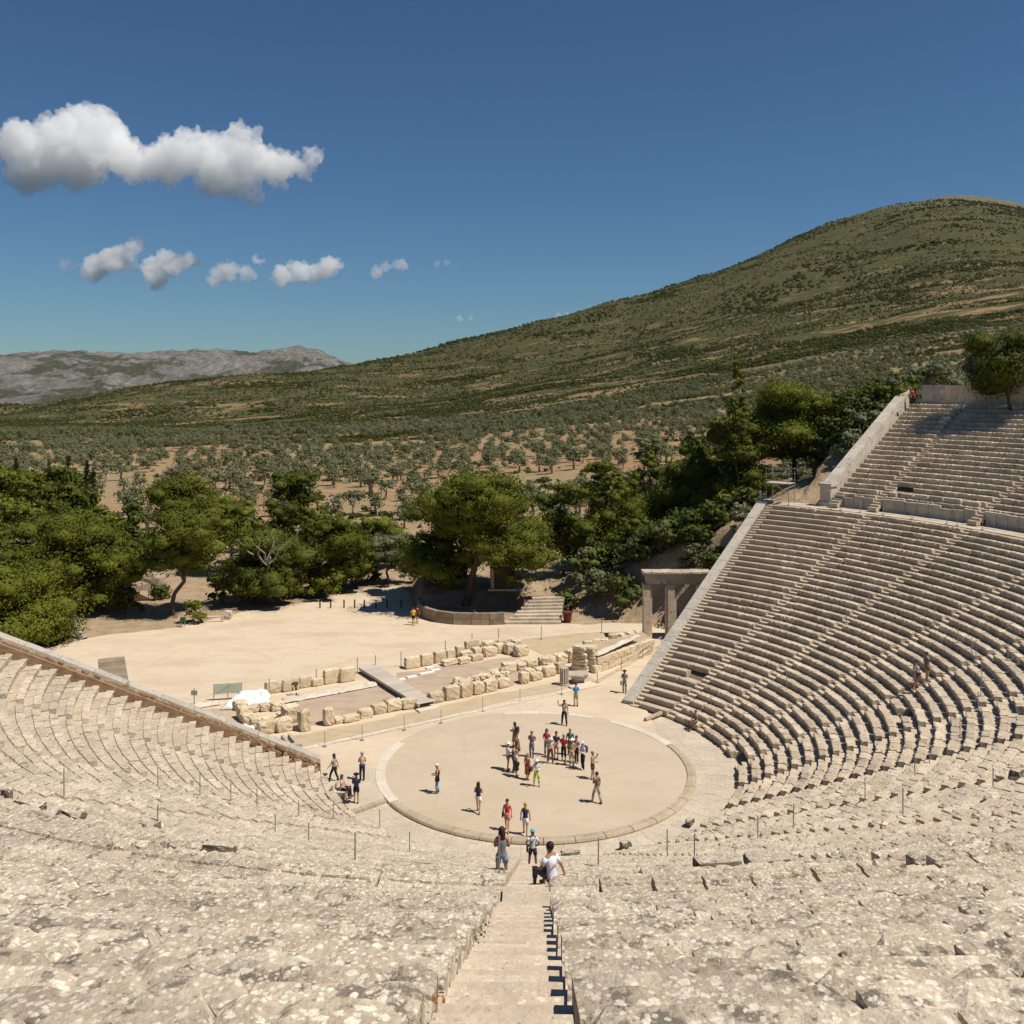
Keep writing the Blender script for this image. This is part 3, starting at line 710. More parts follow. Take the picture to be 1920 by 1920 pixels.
def limb(q, a, b, ra, rb, bend=.0, n=4):
    a = Vector(a); b = Vector(b); pts = [a.lerp(b, k / n) + Vector((random.uniform(-1, 1), random.uniform(-1, 1), 0)) * bend * math.sin(math.pi * k / n) for k in range(n + 1)]
    for k in range(n): q.tube(pts[k], pts[k + 1], ra + (rb - ra) * k / n, ra + (rb - ra) * (k + 1) / n, 7, False)
    return pts
def pine(px, d, top, bot, wpx, label, mat='pine', base=None, per=15, flat=.9, shape='round', name='pine_tree', lean=0.0, group='pine trees round the theatre', leaf=.17, np_=None):
    """px centre column of crown, d distance, top/bot rows of the crown, wpx width; base (px) of the trunk"""
    cx, cy = at_depth(px, d); zt = CAM_H - (top - HOR) / FPX * d; zb = CAM_H - (bot - HOR) / FPX * d; w = wpx / FPX * d * (1.16 if d < 140 and wpx > 85 and px < 1500 else 1.0)
    bx, by = at_depth(base if base else px, d); bz = gz(bx, by); zb = max(zb, bz + .3 if name != 'bush' else bz + .1)
    if name == 'bush': zb = min(zb, bz + .4); zt = max(zt, zb + min(2.6, .55 * w))
    hgt = max(zt - zb, 1.0)
    root = empty(name, (bx, by, bz)); tag(root, label, 'tree' if name != 'bush' else 'bush', group)
    n = np_ or int(max(24, min(180, w * hgt / 1.05))); rx = w / 2; P = []
    if shape == 'cone':
        for k in range(n):
            t = RNG.random() ** 1.25; rr_ = rx * (1 - t) ** .8 * (.55 + .45 * RNG.random()); a = RNG.random() * 6.283; s = max(.35, rx * .40 * (1.15 - t)) * RNG.uniform(.8, 1.3)
            P.append([math.cos(a) * rr_, math.sin(a) * rr_, zb + hgt * .06 + t * hgt * .92, s, s, s * .9])
    else:
        big = [(math.cos(q_) * RNG.uniform(.25, .62), math.sin(q_) * RNG.uniform(.2, .55), z_) for q_, z_ in zip(RNG.uniform(0, 6.28) + np.arange(9) * 2.4, RNG.permutation(np.linspace(.12, .82, 9)))] + [(0, 0, .84)]
        for k in range(n):
            b = big[k % 10]; u = RNG.random(); dd = RNG.normal(size=3); dd[2] = dd[2] * .7 + .35; dd /= np.linalg.norm(dd); q = RNG.uniform(.35, 1.0)
            X_ = b[0] * rx + dd[0] * rx * .46 * q; Y_ = b[1] * rx + dd[1] * rx * .46 * q; Z_ = zb + hgt * (b[2] * .84 + .06) + dd[2] * hgt * .17 * q
            e = math.hypot(X_ / rx, Y_ / rx); 
            if e > .92: X_ *= .9 / e; Y_ *= .9 / e
            Z_ = min(max(Z_, zb + hgt * .1), zt - hgt * .07)
            s = RNG.uniform(.55, 1.25) * max(.6, min(1.9, rx * .32)); P.append([X_, Y_, Z_, s * 1.12, s * 1.12, s * .74 * flat])
    P = np.array(P); P[:, 2] -= bz; P[:, 0] += cx - bx; P[:, 1] += cy - by
    V, Q, T = crown(P, per * (5.2 if leaf < .2 else 2.6 if leaf < .3 else 1.6), leaf, .66)
    link('crown', npmesh2('crown', V, Q, T), M[mat], root)
    q = MB(); h0 = zb - bz + hgt * .45; rt = max(.09, w * .022); tip = Vector((cx - bx, cy - by, h0))
    pts = limb(q, (0, 0, -.3), tip, rt * 1.25, rt * .55, .25 + lean, 6)
    for k in range(7 if w > 4 else 3):
        tgt = P[int(RNG.integers(len(P)))][:3]; s0 = pts[3 + k % 3]; limb(q, s0, tgt, rt * .42, rt * .12, .2, 3)
    q.build('trunk', M['bark'], root, True)
    return root
random.seed(21)
# front row, left to right  (column, distance, top row, bottom row, width px, base column)
pine(30, 86, 1052, 1232, 210, 'big dense round-crowned pine rising behind the left end wall, leftmost in front', 'pine', 60, 20)
pine(95, 99, 962, 1118, 190, 'broad pine behind the leftmost front one, at the left edge', 'pine', 150, 17, lean=.4)
pine(205, 99, 968, 1165, 150, 'pine with a thin leaning bare trunk over the pale bank at the left', 'pine', 272, 15, lean=.5)
pine(345, 97, 945, 1085, 150, 'tall umbrella-shaped pine with a curved trunk at the yard edge', 'pine', 325, 16, lean=.5)
pine(366, 94, 1122, 1172, 56, 'low tuft of pine at the base of the trunk standing out on the yard', 'pine', 380, 16, group='pine trees round the theatre', np_=14)
pine(340, 122, 893, 985, 135, 'flat-topped yellow-green pine behind the umbrella-shaped one', 'pine', 345, 16)
pine(432, 118, 925, 1040, 110, 'round pine in the second row, right of the flat-topped one', 'pine', 440, 15)
pine(505, 102, 985, 1140, 150, 'pine with bare grey dead branches in the middle of the left wood', 'pine2', 505, 13)
pine(540, 128, 868, 1020, 95, 'tallest dark round pine at the centre of the left wood', 'pine2', 545, 16)
pine(560, 106, 1015, 1140, 100, 'dark pine between the dead-branched one and the bright ones', 'pine', 565, 13)
pine(640, 107, 958, 1090, 120, 'bright layered pine near the mouth of the path', 'pine', 625, 17)
pine(618, 104, 1060, 1130, 80, 'low spreading pine beside the mouth of the path', 'pine', 610, 14)
pine(600, 135, 920, 1010, 60, 'small pointed pine behind the bright layered one', 'pine', 600, 12, shape='cone')
pine(700, 122, 965, 1080, 105, 'yellow-green pine behind the grey olive at the path', 'pine', 700, 12)
pine(735, 112, 990, 1100, 90, 'grey-leaved olive tree at the mouth of the path', 'olive', 720, 14, name='olive_tree', group='olive trees by the path')
pine(665, 111, 1020, 1110, 60, 'slim grey olive with many stems beside the path', 'olive', 668, 12, name='olive_tree', group='olive trees by the path')
pine(905, 101, 865, 1100, 250, 'huge round pine in the middle above the curved low wall', 'pine', 872, 19)
pine(815, 106, 930, 1110, 110, 'pine pressed against the left side of the huge middle pine', 'pine2', 830, 15)
pine(970, 99, 1015, 1108, 76, 'small pine standing alone just above the stone steps', 'pine', 980, 17, group='pine trees round the theatre')
pine(1058, 107, 892, 1050, 105, 'straight-trunked pine right of the huge middle pine', 'pine2', 1055, 15)
pine(1150, 112, 868, 1030, 120, 'pointed pine with several thin trunks on the brown slope', 'pine', 1158, 15, shape='cone')
pine(1215, 118, 835, 985, 110, 'wide pine on the brown slope left of the wing', 'pine', 1230, 15, shape='cone')
pine(1120, 135, 850, 960, 80, 'paler small pine behind the pointed one', 'pine', 1120, 12)
pine(1300, 114, 812, 960, 130, 'feathery pine above the path up the slope', 'pine', 1300, 15, shape='cone')
pine(1395, 110, 770, 945, 130, 'full dark pine touching the top corner of the lower tier wall', 'pine', 1395, 16)
pine(1382, 107, 662, 840, 52, 'thin spire-like pine sticking up above its neighbours', 'pine', 1382, 20, shape='cone', np_=75)
pine(1490, 112, 706, 880, 165, 'large domed pine over the scaffold at the walkway end', 'pine', 1490, 18)
pine(1345, 122, 790, 900, 70, 'pine between the feathery one and the full dark one', 'pine', 1345, 13, shape='cone')
pine(1560, 118, 820, 900, 75, 'low dark pine right of the domed one', 'pine2', 1560, 12)
pine(1885, 92, 622, 748, 170, 'dark tree overhanging the back wall in the top right corner', 'pine2', 1905, 24, group='pine trees round the theatre')
# second rows, left wood
k = 0
for (px, d, top, bot, w) in ((-70, 120, 935, 1100, 170), (20, 128, 930, 1020, 120), (120, 135, 900, 1010, 110), (185, 128, 940, 1040, 90), (245, 130, 935, 1030, 70), (60, 165, 880, 960, 90), (130, 170, 868, 950, 90), (0, 175, 872, 960, 100), (-90, 160, 880, 1000, 150),
                             (90, 110, 1010, 1120, 110), (260, 108, 1000, 1100, 90), (470, 125, 960, 1050, 80), (590, 125, 950, 1060, 80)):
    names = ['left edge, half outside the picture', 'with a low crown by the left edge', 'tall, in front of the left cypresses', 'narrow, left of the ploughed field', 'small, against the ploughed field', 'dark, farther back at the left', 'dark, next to the tall cypress', 'farthest back at the left edge', 'behind the wood, outside the left edge', 'low and dark under the front pines', 'shaded, between two trunks', 'shaded, left of the tallest pine', 'shaded, right of the tallest pine']
    pine(px, d, top, bot, w, f'pine in the rear of the left wood, {names[k]}', 'pine' if k % 2 else 'pine2', None, 11, group='rear pines of the left wood', leaf=.45); k += 1
# dead branches
dbr = empty('dead_branches', (*at_depth(560, 103), 0)); tag(dbr, 'bare grey dead branches poking out of the dark pine', 'branches'); q = MB()
o0 = Vector((0, 0, 0)); 
for kx, ky, kx2, ky2 in ((500, 1060, 470, 1010), (500, 1060, 482, 1005), (500, 1050, 515, 990), (500, 1060, 545, 1010), (475, 1040, 445, 1010), (500, 1055, 525, 1020)):
    p = [Vector((*at_depth(a, 98), CAM_H - (b - HOR) / FPX * 98)) - dbr.location for a, b in ((kx, ky), (kx2, ky2))]; limb(q, p[0], p[1], .09, .03, .5, 5)
q.build('branch', M['barkl'], dbr)
# bushes
BU = [(845, 103, 1085, 1165, 100, 'big dark bush on the terrace behind the curved wall', 'pine2'), (800, 108, 1090, 1150, 60, 'dark bush at the left end of the curved wall', 'pine2'), (1060, 99, 1105, 1165, 50, 'bright shrub growing out of the red pot', 'bush'), (1120, 103, 1070, 1140, 90, 'olive-green bush on the slope left of the gateway', 'bush'),
      (1165, 97, 1075, 1165, 90, 'dark wide bush seen left of the gateway posts', 'bush'), (1235, 103, 1090, 1165, 80, 'bush seen through the gateway', 'bush'), (1290, 106, 1085, 1150, 80, 'shaded bush behind the right gateway opening', 'pine2'), (1230, 108, 1030, 1090, 100, 'bush above the gateway lintel', 'bush'), (1300, 108, 1020, 1085, 90, 'bright bush between gateway and sloping wall', 'bush'),
      (1200, 99, 1010, 1085, 90, 'olive bush on the slope above and left of the gateway', 'bush'), (1345, 98, 985, 1050, 70, 'shaded bush close under the sloping wall', 'pine2'), (1270, 99, 1000, 1070, 90, 'dark green bush behind the gateway top', 'pine2'), (1375, 97, 950, 1000, 50, 'small bush near the top of the sloping wall', 'bush'), (1180, 102, 960, 1020, 80, 'low bush under the trunks of the slope pines', 'pine2'), (1110, 112, 1020, 1075, 90, 'shaded bush beside the upper steps', 'pine2'), (235, 98, 1100, 1185, 45, 'dark bush at the foot of the pale bank', 'pine2'), (150, 100, 1120, 1190, 110, 'dark undergrowth bush behind the fallen trunk', 'pine2'), (420, 102, 1070, 1150, 70, 'dark bush behind the wooden barrier', 'pine2'), (470, 106, 1080, 1140, 80, 'dark bush under the dead branches', 'pine2'), (300, 104, 1110, 1185, 50, 'grey-green bush left of the curved trunk', 'bush'),
      (1585, 112, 775, 905, 110, 'olive-green thicket left of the bright upper wall', 'olive'), (1640, 109, 735, 850, 90, 'thicket beside the top of the bright upper wall', 'bush'), (1575, 118, 740, 830, 100, 'grey-green bush behind the domed pine', 'olive'), (1690, 118, 690, 780, 90, 'pale bush above the top end of the wall', 'olive'), (1770, 150, 668, 735, 110, 'wide pale bush behind the back wall', 'olive'), (1545, 122, 770, 850, 80, 'small bush right of the domed pine top', 'olive'), (1590, 160, 720, 790, 100, 'bush on the hillside beyond the thicket', 'bush'),
      (1660, 125, 680, 760, 100, 'thicket above the middle of the bright upper wall', 'bush'), (1740, 115, 672, 740, 100, 'dense grey-green bush behind the pale corner of the back wall', 'olive'), (1610, 106, 850, 905, 50, 'small bush by the gravel path beside the upper wall pier', 'bush'), (1850, 160, 640, 720, 120, 'bush left of the dark overhanging tree', 'olive'), (1300, 140, 790, 840, 70, 'pale round olive-like bush behind the feathery pine', 'olive'), (1220, 150, 800, 850, 70, 'pale bush behind the wide pine', 'olive'), (1625, 103, 800, 885, 60, 'bush at the foot of the bright upper wall', 'olive')]
for (px, d, top, bot, w, lab, m) in BU: pine(px, d, top, bot, w, lab, m, None, 16, name='bush', group='bushes near the theatre', leaf=.3)
rr = random.Random(77)
lst = sorted([(rr.uniform(1095, 1300), rr.uniform(98, 112)) for _ in range(13)] + [(1240, 97.5), (1262, 99), (1285, 98)] + [(rr.uniform(1285, 1405), rr.uniform(90, 97)) for _ in range(12)])
k = 0
for px, d in lst:
    hh = rr.uniform(2.0, 3.6); ww = rr.uniform(45, 95); x, y = at_depth(px, d); yb = HOR + FPX * (CAM_H - gz(x, y)) / d
    pine(px, d, yb - hh * FPX / d, yb, ww, f'bush on the brown slope behind the gateway, {(ORD + ["eleventh","twelfth","thirteenth","fourteenth","fifteenth","sixteenth","seventeenth","eighteenth","nineteenth","twentieth","twenty-first","twenty-second","twenty-third","twenty-fourth","twenty-fifth","twenty-sixth","twenty-seventh","twenty-eighth"])[k]} from the left', ['bush', 'pine', 'olive', 'bush'][k % 4], None, 16, name='bush', group='bushes on the slope behind the gateway', leaf=.28); k += 1
k = 0
for px, d in sorted([(1545, 103), (1560, 108), (1580, 101.5), (1595, 106), (1615, 102), (1630, 107), (1650, 104), (1668, 103), (1685, 107), (1700, 105), (1640, 113), (1605, 114), (1672, 112), (1715, 111), (1598, 98.6), (1622, 99.8), (1650, 101), (1676, 102), (1698, 103)]):
    x, y = at_depth(px, d); yb = HOR + FPX * (CAM_H - gz(x, y)) / d; hh = rr.uniform(3, 5)
    pine(px, d, yb - hh * FPX / d, yb, rr.uniform(60, 100), f'bush beside the bright upper end wall, {NUMW(k)} from the left', ['bush', 'olive', 'pine2'][k % 3], None, 16, name='bush', group='bushes beside the upper end wall', leaf=.28); k += 1
k = 0
for px, d in sorted([(rr.uniform(120, 745), rr.uniform(107, 118)) for _ in range(12)]):
    x, y = at_depth(px, d); yb = HOR + FPX * (CAM_H - gz(x, y)) / d; hh = rr.uniform(2.5, 4.5)
    pine(px, d, yb - hh * FPX / d, yb, rr.uniform(50, 95), f'dark bush in the undergrowth of the left wood, {NUMW(k)} from the left', ['pine2', 'bush', 'pine2'][k % 3], None, 14, name='bush', group='undergrowth of the left wood', leaf=.28); k += 1
for ph_, px, d, top, bot, w, lab in ((0, 163, 150, 858, 968, 17, 'tall dark cypress at the edge of the ploughed field'), (0, 175, 152, 880, 965, 13, 'shorter cypress beside the tall one'), (0, 30, 190, 858, 900, 8, 'thin cypress by the left edge'), (0, 92, 185, 868, 915, 9, 'thin cypress above the left wood'), (0, 128, 178, 855, 920, 10, 'cypress rising behind the left wood')):
    pine(px, d, top, bot, w, lab, 'cypress', None, 30, shape='cone', name='cypress_tree', group='cypresses left of the fields', np_=26, leaf=.3)
for k in range(11):
    pine(528 + k * 5.6 + (k % 3), 640, 801 - (k % 4) * 1.6, 822, 4.6, f'{["first","second","third","fourth","fifth","sixth","seventh","eighth","ninth","tenth","eleventh"][k]} from the left in the short row of far dark cypresses', 'cypress', None, 5, shape='cone', name='cypress_tree', group='row of far cypresses', np_=8, leaf=.9)

# ---- olive groves: 300 nearest as trees of their own, the rest one mass
def olive_mesh(seed, small=False):
    P = []
    for k in range(9 if not small else 5):
        a = RNG.random() * 6.28; r_ = RNG.uniform(.2, .75) * 1.5; s = RNG.uniform(.6, 1.0); P.append([math.cos(a) * r_, math.sin(a) * r_, RNG.uniform(1.6, 3.1), s, s, s * .85])
    V, Q, T = crown(np.array(P), 60, .24, .45); return npmesh2('crown', V, Q, T)
OLV = []
for k in range(6):
    root = empty('olive_tree', (0, 0, -500)); c = olive_mesh(k); c.materials.append(M['olive']); co = link('crown', c, None, root)
    q = MB(); limb(q, (0, 0, -.3), (.1, 0, 1.3), .22, .16, .1, 3)
    for j in range(3): limb(q, (.1, 0, 1.2), (random.uniform(-.9, .9), random.uniform(-.9, .9), 2.3), .12, .05, .1, 2)
    to = q.build('trunk', M['barkl'], root); OLV.append((c, to.data)); 
    for z in (co, to, root): bpy.data.objects.remove(z)
spots = []; rr = random.Random(11)
rowdir = R(8)
for i in range(-110, 111):
    for j in range(0, 150):
        v_ = 62 + j * 6.6 - 260 if -34 < i < -14 else 1
        jt = 1.5 if v_ < 0 else 4.6; u = i * 7.4 + rr.uniform(-jt, jt); v = 62 + j * 6.6 + rr.uniform(-jt, jt)
        x = u * math.cos(rowdir) - (v) * math.sin(rowdir) * .3; y = v * math.cos(rowdir) + u * .1 * math.sin(rowdir)
        l, d = uv_of(x, y)
        if d < 128 or d > 760 or abs(l / d) > .58: continue
        px = 960 + FPX * l / d
        if px < 230 and d < 185: continue
        if px > 1150 and d < 150: continue
        dens = .70 + 2.6 * float(fbm(np.array([x / 75.]), np.array([y / 48.]), 3, 77)[0]) + .25 * (d > 230)
        if 180 < px < 330 and d < 260: dens = .85 if i % 2 else 0.05
        if 600 < px < 1010 and d < 205: dens = .42
        if rr.random() > dens: continue
        spots.append((d, x, y, px))
spots.sort(); zz = ground(np.array([s[1] for s in spots]), np.array([s[2] for s in spots]))
print('olives', len(spots))
NEARO = 300
def where(px, d): return ('far left' if px < 250 else 'left' if px < 600 else 'middle' if px < 1000 else 'right of middle' if px < 1350 else 'right')
BAND = {}
for b_ in range(6):
    for n_, i_ in enumerate(sorted(range(b_ * 50, b_ * 50 + 50), key=lambda q: spots[q][3])): BAND[i_] = (b_, n_)
for k, (d, x, y, px) in enumerate(spots[:NEARO]):
    c, t = OLV[rr.randrange(6)]; s = rr.uniform(.7, 1.45)
    root = empty('olive_tree', (x, y, float(zz[k])), rr.uniform(0, 6.28)); root.scale = (s * 1.08, s * 1.08, s)
    tag(root, f'grey-green olive tree, {NUMW(BAND[k][1])} from the left in the {["nearest", "second", "third", "fourth", "fifth", "sixth"][BAND[k][0]]} band of the grove', 'tree', 'olive trees in the groves beyond the pines')
    for nm, me in (('crown', c), ('trunk', t)):
        ob = bpy.data.objects.new(nm, me); COL.objects.link(ob); ob.parent = root
def scatter(name, pts, protos, label, smin, smax, cat=None):
    """one object of instanced plants (points + geometry nodes); pts (n,4) x y z scale"""
    src = bpy.data.collections.new(name + '_kinds')
    for me in protos: src.objects.link(bpy.data.objects.new(name + '_kind', me))
    me = bpy.data.meshes.new(name); me.vertices.add(len(pts)); me.vertices.foreach_set("co", pts[:, :3].astype(np.float32).ravel())
    at = me.attributes.new('sc', 'FLOAT', 'POINT'); at.data.foreach_set('value', pts[:, 3].astype(np.float32)); me.update()
    o = link(name, me); tag(o, label, cat, kind='stuff')
    ng = bpy.data.node_groups.new(name, 'GeometryNodeTree'); ng.interface.new_socket('Geometry', in_out='INPUT', socket_type='NodeSocketGeometry'); ng.interface.new_socket('Geometry', in_out='OUTPUT', socket_type='NodeSocketGeometry')
    gi = ng.nodes.new('NodeGroupInput'); go = ng.nodes.new('NodeGroupOutput'); ci = ng.nodes.new('GeometryNodeCollectionInfo'); ci.inputs[0].default_value = src; ci.inputs[1].default_value = True; ci.inputs[2].default_value = True
    ip = ng.nodes.new('GeometryNodeInstanceOnPoints'); ip.inputs['Pick Instance'].default_value = True
    rv = ng.nodes.new('FunctionNodeRandomValue'); rv.data_type = 'FLOAT_VECTOR'; rv.inputs[0].default_value = (-.12, -.12, 0); rv.inputs[1].default_value = (.12, .12, 6.28)
    na = ng.nodes.new('GeometryNodeInputNamedAttribute'); na.inputs[0].default_value = 'sc'; na.data_type = 'FLOAT'
    ng.links.new(gi.outputs[0], ip.inputs['Points']); ng.links.new(ci.outputs[0], ip.inputs['Instance']); ng.links.new(rv.outputs[0], ip.inputs['Rotation']); ng.links.new(na.outputs[0], ip.inputs['Scale']); ng.links.new(ip.outputs[0], go.inputs[0])
    md = o.modifiers.new('scatter', 'NODES'); md.node_group = ng; return o
far = spots[NEARO:]; fp = np.array([[s[1], s[2], z, rr.uniform(.7, 1.5)] for s, z in zip(far, zz[NEARO:])])
scatter('olive_grove', fp, [c for c, t in OLV], 'distant grey-green olive groves covering the plain and lower slopes', 1, 1, 'olive grove')
# ---- maquis on the hills and scrub between the groves
def shrub_mesh(mat, k):
    P = np.array([[RNG.uniform(-.6, .6), RNG.uniform(-.6, .6), RNG.uniform(.2, .7), RNG.uniform(.4, .8), RNG.uniform(.4, .8), RNG.uniform(.4, .65)] for _ in range(3)])
    V, Q, T = crown(P, 26, .42, .5); me = npmesh2('shrub', V, Q, T); me.materials.append(mat); return me
SH = [shrub_mesh(M['scrub'], k) for k in range(6)] + [shrub_mesh(M['bush'], 9), shrub_mesh(M['bush'], 8)]
n = 120000; u = RNG.uniform(-.60, .62, n); d = 1 / np.sqrt(RNG.uniform(1 / 2600. ** 2, 1 / 330. ** 2, n)) if False else 420 * (2600 / 420) ** RNG.random(n)
l = u * d; x = l * math.cos(YAW) + d * math.sin(YAW); y = -CAM_D + d * math.cos(YAW) - l * math.sin(YAW)
z = ground(x, y); nn = fbm(x / 38, y / 24, 4, 51); bare = fbm(x / 120, y / 40, 3, 63)
keep = (nn > -.34 + .28 * (d < 800)) & (bare > -.34 + .22 * (d < 1250) * (d > 500)) & (z < 475)
sc = RNG.uniform(.5, 1.3, n) * (1 + d / 1700) * (.8 + 1.9 * np.clip(fbm(x / 95, y / 60, 3, 81) + .05, 0, 1))
pts = np.stack([x, y, z - .2, sc], 1)[keep]; print('shrubs', len(pts))
scatter('maquis', pts, SH, 'dark green maquis scrub covering the slopes of the hill', 1, 1, 'scrub')
# scrub on near slopes between the fields
n = 5200; u = RNG.uniform(-.6, .62, n); d = 125 * (450 / 125.) ** RNG.random(n); l = u * d
x = l * math.cos(YAW) + d * math.sin(YAW); y = -CAM_D + d * math.cos(YAW) - l * math.sin(YAW); nn = fbm(x / 22, y / 15, 4, 91); px = 960 + FPX * u
keep = (nn > .12 - .45 * smooth(1150, 1500, px)) & ((px > 560) | (d > 200)); z = ground(x, y)
pts = np.stack([x, y, z - .1, RNG.uniform(.45, 1.1, n) * (1 + .9 * smooth(1300, 1600, px))], 1)[keep]
scatter('field_scrub', pts, SH[3:], 'low bushes and scrub between the near fields', 1, 1, 'scrub')
# ================================================================== things on the ground
def R2(a, b): return random.uniform(a, b)
def at_px(name, px, py, z=0.0, rz=0.0):
    p = gp(px, py, z); return empty(name, p, rz)
# ---- gateway, right
def gateway(root, L, posts, z_post, lint, corn, m, d=1.0):
    for (x, w) in posts:
        q = MB(); n = 1
        q.box((x, 0, .12), (w + .22, d + .2, .24)); q.build('post_base', m, root)
        q = MB(); q.box((x, 0, .24 + (z_post - .24) / 2), (w, d * .8, z_post - .24)); q.build('post', m, root)
        q = MB(); q.box((x - w * .5 - .09, .02, .24 + (z_post - .24) / 2), (.16, d * .5, z_post - .26)) if x > -L / 2 + .6 else q.box((x + w * .5 + .09, .02, .24 + (z_post - .24) / 2), (.16, d * .5, z_post - .26)); q.build('pilaster', m, root)
        q = MB(); q.box((x, 0, z_post + .1), (w + .16, d * .95, .2)); q.build('capital', m, root)
    q = MB(); q.box((0, 0, z_post + .2 + lint * .25), (L - .5, d * .82, lint * .5)); q.build('lintel', m, root)
    q = MB(); q.box((0, 0, z_post + .2 + lint * .75), (L - .38, d * .92, lint * .47)); q.build('frieze', m, root)
    n = 6
    for k in range(n):
        w = L / n; q = MB(); z = z_post + .2 + lint + .02
        q.box((-L / 2 + w * (k + .5), 0, z + .09), (w - .015, d * 1.15, .16)); q.box((-L / 2 + w * (k + .5), 0, z + .26 + R2(-.015, .015)), (w - .02, d * 1.5, .17)); q.build('cornice_slab', M['coping'], root)
a = gp(1211, 1198); b = gp(1256, 1203); dx = Vector((.985, .02, 0)); 
gw = empty('gateway', gp(1212, 1198), R(2)); tag(gw, 'tall restored stone gateway with two openings against the right end wall', 'gateway', 'parodos gateways')
def shifted_gateway(gw, roof='seat_near'):
    L = 6.3; x0 = 2.75
    for (x, w) in ((0, .62), (2.25, .62), (5.2, .7)):
        q = MB(); q.box((x, 0, .14), (w + .24, 1.15, .28)); q.build('post_base', M['gate'], gw)
        q = MB(); q.box((x, 0, 2.6), (w, .85, 4.7)); q.build('post', M['gate'], gw)
        for s in (-1, 1):
            if x == 0 and s < 0: continue
            q = MB(); q.box((x + s * (w / 2 + .1), 0, 2.55), (.17, .5, 4.6)); q.build('pilaster', M['gate'], gw)
        q = MB(); q.box((x, 0, 5.03), (w + .14, .98, .17)); q.build('capital', M['gate'], gw)
    for z, w, h in ((5.35, .84, .44), (5.78, .92, .40)):
        for k in range(3):
            q = MB(); q.box((x0 - L / 2 + .35 + (L - .7) * (k + .5) / 3, 0, z), ((L - .7) / 3 - .015, w, h)); q.build('lintel_block', M['gate'], gw)
    for k in range(7):
        w = L / 7; q = MB(); cx = x0 - L / 2 + w * (k + .5)
        q.box((cx, 0, 6.06), (w - .012, 1.15, .14)); q.box((cx, 0, 6.22 + R2(-.015, .015)), (w - .03, 1.55, .16)); q.build('cornice_slab', M[roof], gw)
shifted_gateway(gw)
na, fa = gp(215, 1287, 6.3), gp(207, 1219, 6.3); dv = (fa - na).normalized(); b0 = na + dv * .40
g2 = empty('gateway', (b0.x, b0.y, 0), math.atan2(dv.y, dv.x)); tag(g2, 'lichened roof slabs of the other gateway, seen from above behind the left end wall', 'gateway', 'parodos gateways')
shifted_gateway(g2, 'oldwall')
# ---- skene ruins
def stone_at(px, py, w, h, dpt, seed, root, z=0.0, mat='ruin', rz=None, name='stone_block', flat=True, jit=.08, tilt=0.0):
    p = gp(px, py, z); me = rockmesh(name, (w, dpt, h), M[mat], seed, 3, jit * 1.5, flat)
    ob = link(name, me, None, root); ob.location = (p - root.location) if root else p; ob.rotation_euler = (R2(-.03, .03), tilt, (R(18) if rz is None else rz) + R2(-.08, .08)); return ob
RZ = R(35) 
kl, kr = gp(545, 1411), gp(1125, 1284); RZ = math.atan2(kr.y - kl.y, kr.x - kl.x); print('skene angle', math.degrees(RZ))
def pxm(px0, px1, py):   # metres for a pixel width at the ground row
    return (px1 - px0) * (CAM_H / (py - HOR))
def row(name, label, items, h, dpt, mat='ruin', cat='ruined wall', grp='ruined walls of the stage building', flat=True):
    root = empty(name, gp(items[0][0], items[0][2])); tag(root, label, cat, grp)
    for k, it in enumerate(items):
        x0, x1, yb = it[:3]; hh = (it[3] if len(it) > 3 else h) * random.uniform(.72, 1.0)
        w = pxm(x0, x1, yb) / math.cos(RZ + YAW) * .93
        stone_at((x0 + x1) / 2, yb - 3, w, hh, dpt, int(x0 * 3 + yb), root, mat=mat, rz=RZ, flat=flat)
    return root
row('ruined_wall', 'row of six upright blocks at the back of the ruins, left of the boardwalk', [(498, 527, 1301), (529, 560, 1297), (561, 582, 1291, .95), (585, 605, 1288, .75), (607, 635, 1283, 1.15), (637, 665, 1280, 1.15)], 1.1, .55)
row('ruined_wall', 'row of upright blocks at the back of the ruins, right of the boardwalk', [(759, 787, 1255), (788, 811, 1250), (813, 835, 1244), (836, 852, 1238, .9), (854, 870, 1233, 1.05), (871, 898, 1228, 1.2), (900, 915, 1222, .7)], 1.0, .55)
row('ruined_wall', 'line of weathered blocks facing the orchestra, right of the boardwalk', [(804, 830, 1319, .85), (833, 860, 1313, 1.0), (861, 884, 1308, .95), (885, 905, 1303, .95), (906, 931, 1298, .9), (932, 953, 1291, .7), (974, 990, 1283, 1.15), (993, 1016, 1277, .6), (1018, 1040, 1270, .8), (1042, 1058, 1264, .9)], .9, .7, flat=False)
row('ruined_wall', 'line of low blocks facing the orchestra, left of the boardwalk', [(607, 624, 1361, 1.25), (626, 642, 1357, .5), (643, 672, 1354, .55), (673, 697, 1347, .75), (698, 723, 1339, .8), (724, 752, 1334, .8), (753, 780, 1330, .75)], .8, .75, flat=False)
row('ruined_wall', 'tumbled double row of stones behind the right part of the ruins', [(828, 856, 1249, .5), (858, 880, 1246, .5), (882, 905, 1240, .6), (862, 884, 1237, .7), (886, 902, 1232, .75), (906, 930, 1232, .8), (905, 925, 1222, .9), (928, 945, 1226, .9), (930, 960, 1216, .9), (947, 965, 1228, 1.0), (960, 976, 1222, 1.0), (965, 990, 1232, .9)], .7, .8, flat=False)
